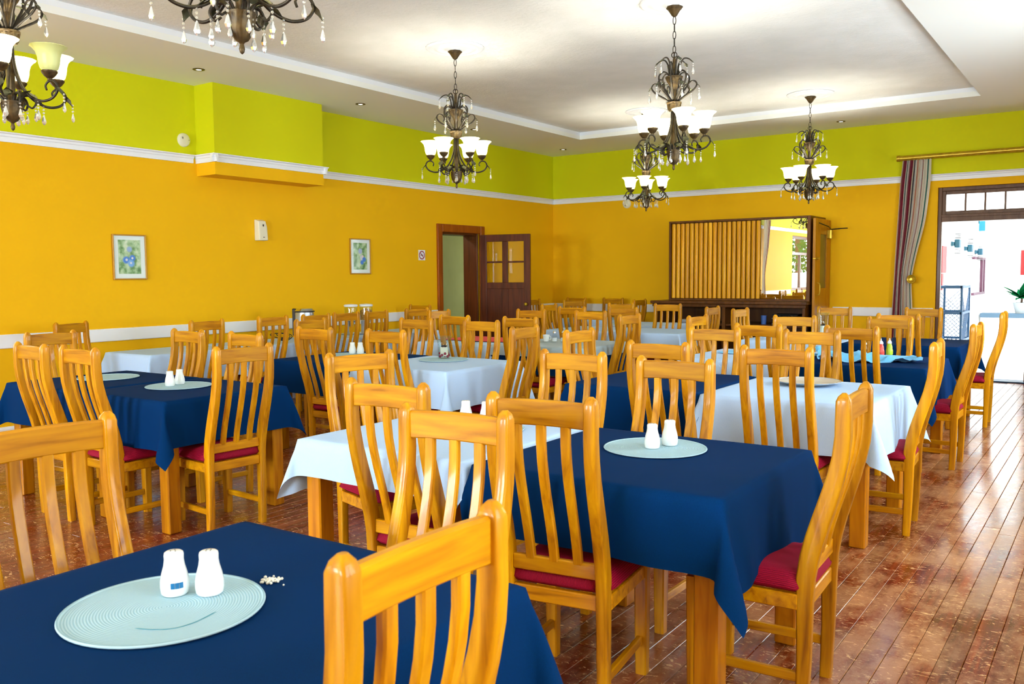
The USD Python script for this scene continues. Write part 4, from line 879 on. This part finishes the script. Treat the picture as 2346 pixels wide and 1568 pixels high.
def picture(lab, yc, zc, w, h, pm):
    t = thing("framed_picture", lab, "picture", (XL, yc, zc)); f = .014
    part(t, "frame", cat_(bx(.0, .024, -w / 2, -w / 2 + f, -h / 2, h / 2, .003), bx(0, .024, w / 2 - f, w / 2, -h / 2, h / 2, .003), bx(0, .024, -w / 2 + f, w / 2 - f, -h / 2, -h / 2 + f, .003), bx(0, .024, -w / 2 + f, w / 2 - f, h / 2 - f, h / 2, .003)), pinkframe, False)
    part(t, "mat_board", bx(.002, .010, -w / 2 + f, w / 2 - f, -h / 2 + f, h / 2 - f), matboard, False)
    part(t, "print", bx(.0102, .0112, -w / 2 + w * .17, w / 2 - w * .17, -h / 2 + h * .13, h / 2 - h * .12), pm, False)
    part(t, "glass", bx(.0145, .0155, -w / 2 + f, w / 2 - f, -h / 2 + f, h / 2 - f), print_glass, False)
picture("larger framed blue flower watercolour on the left part of the yellow wall", 5.21, 1.72, .375, .465, flower_print("blue_flower_print", 1.0, [(-.04, -.03, .05, B1_), (.03, -.01, .045, B1_), (.015, -.065, .05, B2_), (-.035, -.028, .018, B3_), (.03, -.01, .016, B3_), (.012, -.06, .016, B3_), (.0, .08, .04, lin(150, 180, 220))]))
picture("smaller framed blue flower watercolour left of the no-smoking sign", 8.55, 1.77, .385, .475, flower_print("pansy_print", 3.7, [(.03, -.02, .05, B3_), (.07, -.04, .045, B1_), (.03, -.08, .04, B1_), (.0, .07, .05, lin(170, 190, 226)), (.045, .0, .02, lin(236, 210, 220))]))
dsp = thing("air_freshener", "cream plastic wall dispenser between the two pictures", "dispenser", (XL, 6.885, 2.055))
q = m3.Manifold.batch_hull([m3.Manifold.sphere(.012, 12).translate((x, y, z)) for x, y, z in [(.012, -.06, -.11), (.012, .06, -.11), (.012, -.06, .115), (.012, .045, .115), (.075, -.055, -.108), (.075, .052, -.108), (.06, -.05, .1), (.06, .035, .1), (.06, .055, .04)]])
part(dsp, "cover", q, cream_m, 40); part(dsp, "sensor", bx(.078, .084, -.008, .008, .045, .07, .002), darkmetal, False); part(dsp, "logo", bx(.0868, .0878, -.012, .012, -.085, -.078), darkmetal, False)
ns = thing("no_smoking_sign", "square white no-smoking sign with red ring beside the brown door", "sign", (XL, 9.82, 1.805))
part(ns, "plate", bx(0, .004, -.075, .075, -.075, .075, .001), white_m, False)
rgm = m3.CrossSection.circle(.062, 48) - m3.CrossSection.circle(.049, 48)
def yz(cs, th, x): m = cs.extrude(th).to_mesh(); mm = trimesh.Trimesh(m.vert_properties[:, :3], m.tri_verts); v = mm.vertices[:, [2, 0, 1]].copy(); v[:, 0] += x; return trimesh.Trimesh(v, mm.faces, process=False)
sl = m3.CrossSection.square((.1, .011), True).rotate(-45)
part(ns, "cigarette", yz(m3.CrossSection.square((.06, .010), True), .0008, .0041), darkmetal, False)
part(ns, "red_ring", yz(rgm + sl, .001, .0045), mat("sign_red", lin(150, 14, 34), .5), False)
def alarm(x, y, z, face, lab):
    a = thing("smoke_detector", lab, "detector", (x, y, z)); m = lathe([(.0005, .034), (.03, .034), (.06, .03), (.072, .02), (.075, .004), (.075, 0), (.0005, 0)], 36)
    rot = dict(ry=90) if face == "x" else dict(rx=90)
    part(a, "body", T(m, **rot), cream_m, 40)
    part(a, "vents", T(cat_(bx(-.03, -.008, -.035, -.031, .033, .0352), bx(-.03, -.008, -.027, -.023, .033, .0352), T(disc(.004, .003, 10, .033), (.0, .05, 0))), **rot), darkmetal, False)
alarm(XL, 5.90, 2.995, "x", "round cream detector on the lime band beside the bulkhead")
alarm(-6.97, YB, 2.69, "y", "round cream detector on the back wall behind the smallest chandelier")

# ------------------------------------------------------------------ slatted cabinet with mirror, sideboard, side door
CX0, CX1, CY = -5.84, -3.67, 12.65
sb = thing("sideboard", "dark wooden sideboard with open shelves under the slatted panel", "sideboard", (-4.88, 13.0, 0))
def L_(m): return T(m, (4.88, -13.0, 0))
sx0, sx1 = -6.08, -3.68
part(sb, "counter", L_(bx(sx0, sx1 + .02, CY - .16, YB - .03, 1.045, 1.09, .008)), cab_v, False)
part(sb, "counter_edge", L_(bx(sx0 + .03, sx1, CY - .14, CY - .10, 1.0, 1.044, .004)), cab_v, False)
part(sb, "carcass", L_(cat_(bx(sx0 + .04, sx0 + .08, CY - .1, YB - .03, 0, 1.044, .003), bx(sx1 - .06, sx1 - .02, CY - .1, YB - .03, 0, 1.044, .003), bx(sx0 + .08, sx1 - .06, YB - .07, YB - .04, 0, 1.044), bx(sx0 + .08, sx1 - .06, CY - .09, YB - .08, 0, .1, .003))), cab_v, False)
part(sb, "divider", L_(bx(-4.93, -4.88, CY - .1, YB - .08, .1, 1.044, .003)), cab_v, False)
for a, b in ((sx0 + .08, -4.93), (-4.88, sx1 - .06)): part(sb, "shelf", L_(bx(a, b, CY - .08, YB - .08, .72, .75, .003)), cab_v, False)
cab = thing("slatted_cabinet", "tall wooden unit of vertical slats with a mirror at its right end", "cabinet", (-4.755, 12.9, 1.09))
def K_(m): return T(m, (4.755, -12.9, -1.09))
part(cab, "body", K_(cat_(bx(CX0, CX0 + .03, CY, YB - .03, 1.092, 2.31, .004), bx(CX1 - .05, CX1, CY, YB - .03, 1.092, 2.31, .004), bx(CX0 + .03, CX1 - .05, CY, YB - .03, 2.28, 2.31, .004), bx(CX0 + .03, CX1 - .05, CY + .06, CY + .09, 1.092, 2.28), bx(CX0 + .03, CX1 - .05, CY, CY + .06, 1.092, 1.12, .004))), cab_v, False)
ns_ = 19; xs0, xs1 = CX0 + .032, -4.395; sw = (xs1 - xs0) / ns_
for i in range(ns_):
    xc = xs0 + (i + .5) * sw
    m = lathe([(.0005, 1.122), (sw * .43, 1.128), (sw * .43, 2.268), (.0005, 2.276)], 14); m.vertices[:, 1] *= .7
    part(cab, "slat", K_(T(m, (xc, CY + .035, 0))), slat_v, 40)
part(cab, "mirror", K_(bx(-4.39, CX1 - .055, CY + .02, CY + .03, 1.125, 2.275)), mirror_m, False)
# side door leaf standing at right angles to the back wall
sd = thing("door_leaf", "yellowish wooden door leaf with narrow glass standing open beside the mirror", "door", (-3.615, YB - .02, 0), -90)
W2, H2 = .77, 2.27
part(sd, "frame", cat_(bx(0, .2, -.02, .02, .01, H2, .004), bx(W2 - .24, W2, -.02, .02, .01, H2, .004), bx(.2, W2 - .24, -.02, .02, .01, 1.28, .004), bx(.2, W2 - .24, -.02, .02, 2.05, H2, .004)), leaf_v, False)
part(sd, "glass", bx(.2, W2 - .24, -.003, .003, 1.28, 2.05), mat("frosted_olive_glass", lin(120, 110, 40), .3), False)
part(sd, "lock", cat_(T(trimesh.creation.cylinder(radius=.022, height=.03, sections=16), (W2 - .1, .035, 1.7), rx=90), bx(W2 - .04, W2 + .012, -.012, .03, 1.69, 1.71, .003)), brass, False)
part(sd, "pull_handle", tube(catmull([(W2 - .09, .02, 1.36), (W2 - .09, .06, 1.34), (W2 - .09, .065, 1.27), (W2 - .09, .06, 1.2), (W2 - .09, .02, 1.18)], 5), .007, 8), brass, True)
dc = part(sd, "door_closer", cat_(T(trimesh.creation.cylinder(radius=.035, height=.12, sections=20), (.14, .055, 2.06)), bx(.09, .2, .02, .05, 2.0, 2.12, .006)), brass, False)
part(dc, "closer_arm", cat_(tube([(.14, .06, 2.13), (.42, .10, 2.16), (.7, .05, 2.2)], .008, 6), tube([(.14, .06, 2.13), (.16, .22, 2.14), (.18, .30, 2.14)], .008, 6)), darkmetal, False)
pp = thing("paper_stack", "stack of white and blue papers on the sideboard's left shelf", "papers", (-5.45, 12.75, .752))
rg2 = random.Random(4)
for k in range(6): part(pp, "sheet", T(bx(-.2, .2, -.14, .14, k * .008, k * .008 + .007, .001), (rg2.uniform(-.02, .02), 0, 0), rz=rg2.uniform(-4, 4)), capw if k % 2 else mat("pale_blue_paper%d" % k, lin(150, 170, 216), .7), False)
bc = thing("beaker", "small blue cup on the sideboard's right shelf", "cup", (-4.33, 12.66, .752)); part(bc, "cup", lathe([(.0005, 0), (.035, 0), (.042, .13), (.039, .13), (.033, .01), (.0005, .008)], 24), mat("blue_plastic", lin(70, 110, 190), .4), 40)
tr_ = thing("tray_stack", "stack of black trays on the sideboard's right shelf", "trays", (-4.02, 12.8, .752))
for k in range(6): part(tr_, "tray", T(bx(-.19, .19, -.15, .15, 0, .016, .005), (0, 0, .004 + k * .026)), black_m if k % 3 else steel, False)
for k in range(2): part(tr_, "spacer", bx(-.1 + .18 * k, -.08 + .18 * k, -.1, .1, 0, .14), black_m, False)

# ------------------------------------------------------------------ curtain, rod, tieback
def curtain(lab, pts, y0, folds, seed, mirror_axis=None):
    """pts: (z, left, right) control rows"""
    nz, nu = 70, 150; zs = np.linspace(pts[0][0], pts[-1][0], nz)
    pz = [-p[0] for p in pts]; Lx = np.interp(-zs, pz, [p[1] for p in pts]); Rx = np.interp(-zs, pz, [p[2] for p in pts])
    ker = np.ones(7) / 7; sm = lambda q: np.convolve(np.r_[[q[0]] * 3, q, [q[-1]] * 3], ker, "valid"); Lx, Rx = sm(Lx), sm(Rx)
    u = np.linspace(0, 1, nu); V = []; UV = []
    for i, z in enumerate(zs):
        w = Rx[i] - Lx[i]; amp = .010 + .019 * min(1, w / .4)
        ph = .35 * math.sin(3 * z)
        x = Lx[i] + w * (u + .012 * np.sin(2 * PI * folds * u * 2 + ph)); y = y0 + amp * np.sin(2 * PI * folds * u + ph) + .003 * np.sin(2 * PI * 23 * u)
        V.append(np.stack([x, y, np.full(nu, z)], 1)); UV.append(np.stack([u, np.full(nu, z)], 1))
    V = np.vstack(V); UV = np.vstack(UV); i, j = np.meshgrid(np.arange(nz - 1), np.arange(nu - 1), indexing="ij"); q = np.stack([i * nu + j, (i + 1) * nu + j, (i + 1) * nu + j + 1, i * nu + j + 1], -1).reshape(-1, 4)
    return V, np.vstack([q[:, [0, 1, 2]], q[:, [0, 2, 3]]]), UV
WH, MR, GN, BK_ = lin(244, 242, 234), lin(136, 10, 46), lin(16, 96, 88), lin(46, 46, 54)
ramp = [(0, WH), (.035, MR), (.15, WH), (.19, GN), (.215, WH), (.26, MR), (.38, lin(236, 226, 206)), (.43, BK_), (.445, WH), (.54, lin(190, 120, 96)), (.555, lin(238, 230, 212)), (.62, lin(110, 110, 60)), (.635, WH), (.71, MR), (.735, lin(238, 230, 214)), (.80, BK_), (.81, WH), (.88, GN), (.895, WH)]
curt_m = usdkit.material(stage, LK + "striped_curtain", {"uv": ("attribute", {"attribute": "st"}), "s": ("separate_xyz", {}), "r": ("rgb_ramp", {"ramp": ramp, "interpolate": False}), "p": ("principled_bsdf", {"roughness": 0.75, "sheen_weight": 0.2}), "t": ("translucent_bsdf", {}), "m": ("mix_closure", {"fac": 0.25})},
    [("r.color", "t.color"), ("p.BSDF", "m.closure1"), ("t.BSDF", "m.closure2"), ("uv.vector", "s.vector"), ("s.x", "r.fac"), ("r.color", "p.base_color")], surface="m.closure")
cu_ = thing("curtain", "striped maroon, cream and green curtain tied back left of the courtyard door", "curtain", (0, 0, 0))
V, Fc, UV = curtain("", [(3.06, -2.61, -2.245), (2.75, -2.645, -2.25), (2.2, -2.665, -2.30), (1.75, -2.68, -2.40), (1.45, -2.69, -2.455), (1.38, -2.69, -2.462), (1.2, -2.70, -2.45), (.6, -2.725, -2.42), (.06, -2.74, -2.40)], YB - .10, 9, 1)
part(cu_, "fabric", (V, Fc), curt_m, True, uv=UV)
cr_ = thing("curtain_rod", "brass curtain pole above the courtyard door", "curtain rod", (0, 0, 0))
part(cr_, "pole", T(trimesh.creation.cylinder(radius=.036, height=2.2, sections=24), (-2.66 + 1.1, YB - .10, 3.085), ry=90), brass, 40)
part(cr_, "finial", T(trimesh.creation.cylinder(radius=.043, height=.04, sections=24), (-2.67, YB - .10, 3.085), ry=90), brass, 40)
part(cr_, "bracket", cat_(bx(-2.62, -2.60, YB - .1, YB - .002, 3.07, 3.1, .003), bx(-.62, -.60, YB - .1, YB - .002, 3.07, 3.1, .003)), brass, False)
tb = thing("curtain_tieback", "round brass tieback knob holding the striped curtain", "tieback", (-2.45, YB - .165, 1.40))
part(tb, "rosette", T(lathe([(.0005, .03), (.016, .03), (.021, .018), (.034, .022), (.042, .013), (.054, .018), (.062, .01), (.062, 0), (.0005, 0)], 36), rx=90), brass, 40)
part(tb, "stem", T(trimesh.creation.cylinder(radius=.01, height=.16, sections=12), (0, .08, 0), rx=90), brass, False)
# left wall curtain and trees outside, seen in the mirror
cu2 = thing("curtain", "striped curtain by the left wall window, seen only in the mirror", "curtain", (0, 0, 0))
V, Fc, UV = curtain("", [(3.0, .55, 1.0), (2.2, .72, 1.05), (1.55, .95, 1.12), (1.4, .97, 1.12), (.6, .85, 1.14), (.06, .8, 1.15)], 0, 8, 1)
V = np.stack([XL + .12 + V[:, 1], V[:, 0], V[:, 2]], 1); part(cu2, "fabric", (V, Fc[:, ::-1]), curt_m, True, uv=UV)
def tree(lab, x, y, h, r, seed):
    t = thing("leafy_tree", lab, "tree", (x, y, 0)); rg = np.random.default_rng(seed)
    part(t, "trunk", tube([(0, 0, 0), (.05, .03, h * .3), (0, .08, h * .55), (.05, 0, h * .8)], [.14, .12, .09, .04], 9), bark, True)
    n = 2600; d = rg.normal(size=(n, 3)); d /= np.linalg.norm(d, axis=1, keepdims=True); c = d * (rg.uniform(.35, 1, (n, 1)) ** .5) * [r, r, r * 1.15] + [0, 0, h * .62]
    a = rg.normal(size=(n, 3)); a /= np.linalg.norm(a, axis=1, keepdims=True); b = np.cross(a, rg.normal(size=(n, 3))); b /= np.linalg.norm(b, axis=1, keepdims=True); s = rg.uniform(.07, .16, (n, 1))
    V = np.stack([c - a * s, c + b * s * .5, c + a * s, c - b * s * .5], 1).reshape(-1, 3); k = np.arange(n)[:, None] * 4
    part(t, "foliage", trimesh.Trimesh(V, np.vstack([k + [0, 1, 2], k + [0, 2, 3]]), process=False), green_leaf, False)
tree("green leafy tree outside the left window, seen in the mirror, nearer one", -10.9, -10.5, 6.0, 2.1, 1)
tree("green leafy tree outside the left window, seen in the mirror, farther one", -13.4, -15.5, 7.0, 2.6, 2)
fn = thing("garden_wall", "white garden wall below the trees, seen in the mirror", "wall", (-12.0, -8.0, 0)); part(fn, "wall", bx(-3.4, 3.2, -.1, .1, -.02, 1.5, .02), render_white, False)

# ------------------------------------------------------------------ the bright courtyard beyond the door
gr = struct("ground", cat_(bx(-16, 8, YB + W, 34, -.12, -.02), bx(-22, XL - W, -24, 8, -.12, -.02)), paving, label="white courtyard paving beyond the door", cat="paving")
cw = thing("courtyard_wall", "white rendered courtyard wall running away beyond the door", "wall", (0, 0, 0))
part(cw, "wall", bx(-3.2, -2.47, YB + W, 21.4, -.02, 4.6), render_white, False)
cw2 = thing("courtyard_wall", "white rendered building across the far end of the courtyard", "wall", (0, 0, 0))
part(cw2, "wall", bx(-8, 4, 21.4, 21.8, -.02, 6.5), render_white, False)
kb = thing("low_wall", "low white wall with blue grey coping across the courtyard", "low wall", (0, 0, 0)); part(kb, "edge", bx(-2.44, .6, 20.4, 20.8, .55, .64, .01), kerb_m, False); part(kb, "low_wall", bx(-2.40, .6, 20.44, 20.76, -.02, .55), render_white, False)
for i, (y, z, s, lab) in enumerate(((16.8, 1.97, 1.0, "teal wall lantern on the courtyard wall, nearest of three"), (18.3, 1.92, .95, "teal wall lantern on the courtyard wall, middle of three"), (19.7, 1.88, .9, "teal wall lantern on the courtyard wall, farthest of three"))):
    l = thing("wall_lantern", lab, "lantern", (-2.47, y, z), 0, "courtyard wall lanterns")
    part(l, "body", bx(.05, .13, -.09, .09, -.06 * s, .08 * s, .01), teal_m, False)
    part(l, "bracket", bx(0, .05, -.13, -.02, -.03, .04, .005), teal_m, False)
    for k in range(6): part(l, "louvre", bx(.05, .14, -.08, .08, (.1 + .035 * k) if k < 3 else (-.09 - .035 * (k - 3)), (.108 + .035 * k) if k < 3 else (-.082 - .035 * (k - 3)), .001), darkmetal, False)
sg = thing("hanging_sign", "small cyan sign hanging at the top of the courtyard doorway view", "sign", (-2.40, 20.0, 2.41)); part(sg, "board", bx(-.055, .055, -.02, .02, -.1, .1, .004), cyan_m, False); part(sg, "hanger", bx(-.07, -.05, -.008, .008, .05, .14), teal_m, False)
rp = thing("notice_panel", "tall red panel on the courtyard wall beside the door jamb", "panel", (-2.47, 15.95, 1.5)); part(rp, "board", bx(0, .02, -.2, .22, -.02, .42, .004), redp, False); part(rp, "lower_strip", bx(0, .02, -.2, -.05, -.3, -.03, .004), redp, False)
wf = thing("shutter_frame", "mauve open casement frame on the courtyard wall", "frame", (-2.47, 20.0, 1.41))
part(wf, "outer_rail", cat_(bx(0, .05, .78, .90, -.38, .38, .004), bx(0, .05, -.75, .78, .33, .38, .004), bx(0, .05, -.75, .78, -.38, -.33, .004)), mauve, False); part(wf, "inner_rail", bx(0, .05, .45, .58, -.33, .33, .004), mauve, False)
rs = thing("red_sign", "red sign at the right edge of the courtyard view", "sign", (-1.70, 21.38, 1.68)); part(rs, "board", bx(-.12, .35, -.02, .0, -.26, .26, .004), redp, False)
cg = thing("wire_cage", "blue grey steel mesh cage standing just outside the door", "cage", (-2.22, 15.4, -.02))
ms = []; 
for x in (-.19, .17):
    for y in (-.4, .4): ms.append(bx(x - .015, x + .015, y - .015, y + .015, 0, 1.30))
for m in ms: part(cg, "post", m, bluemetal, False)
for z in (.02, .45, .88, 1.28): part(cg, "rail", cat_(bx(-.19, .17, -.415, -.385, z - .018, z + .018), bx(-.19, .17, .385, .415, z - .018, z + .018), bx(.155, .185, -.4, .4, z - .018, z + .018), bx(-.205, -.175, -.4, .4, z - .018, z + .018)), bluemetal, False)
wr = []
for k in range(-8, 24):
    z = k * .06
    for sg_ in (1, -1):
        za, zb = z, z + .36 * sg_
        pts = [(-.19, -.4, za), (.17, -.4, zb)]
        if min(za, zb) > 0 and max(za, zb) < 1.3: wr.append(tube(pts, .004, 4))
    for sg_ in (1, -1):
        za, zb = z, z + .8 * sg_
        if min(za, zb) > 0 and max(za, zb) < 1.3: wr.append(tube([(.17, -.4, za), (.17, .4, zb)], .004, 4))
part(cg, "wire_mesh", cat_(*wr), bluemetal, False, kind="stuff")
pt = thing("potted_plant", "green potted plant on the low wall at the right edge of the doorway", "plant", (-1.72, 20.6, .64))
part(pt, "pot", lathe([(.0005, 0), (.1, 0), (.15, .2), (.16, .22), (.13, .22), (.11, .18), (.0005, .18)], 20), terracotta, 40)
lv = []; rg = np.random.default_rng(9)
for k in range(26):
    a = rg.uniform(0, 6.28); el = rg.uniform(.3, 1.2); m = leaf_mesh(rg.uniform(.3, .5), .05); m = T(m, ry=-math.degrees(el) * .9); m.apply_transform(trimesh.transformations.rotation_matrix(a, [0, 0, 1])); lv.append(T(m, (0, 0, .3)))
part(pt, "leaves", cat_(*lv), green_leaf, 40); part(pt, "stem", tube([(0, 0, .17), (.01, 0, .32)], .02, 8), bark, True)
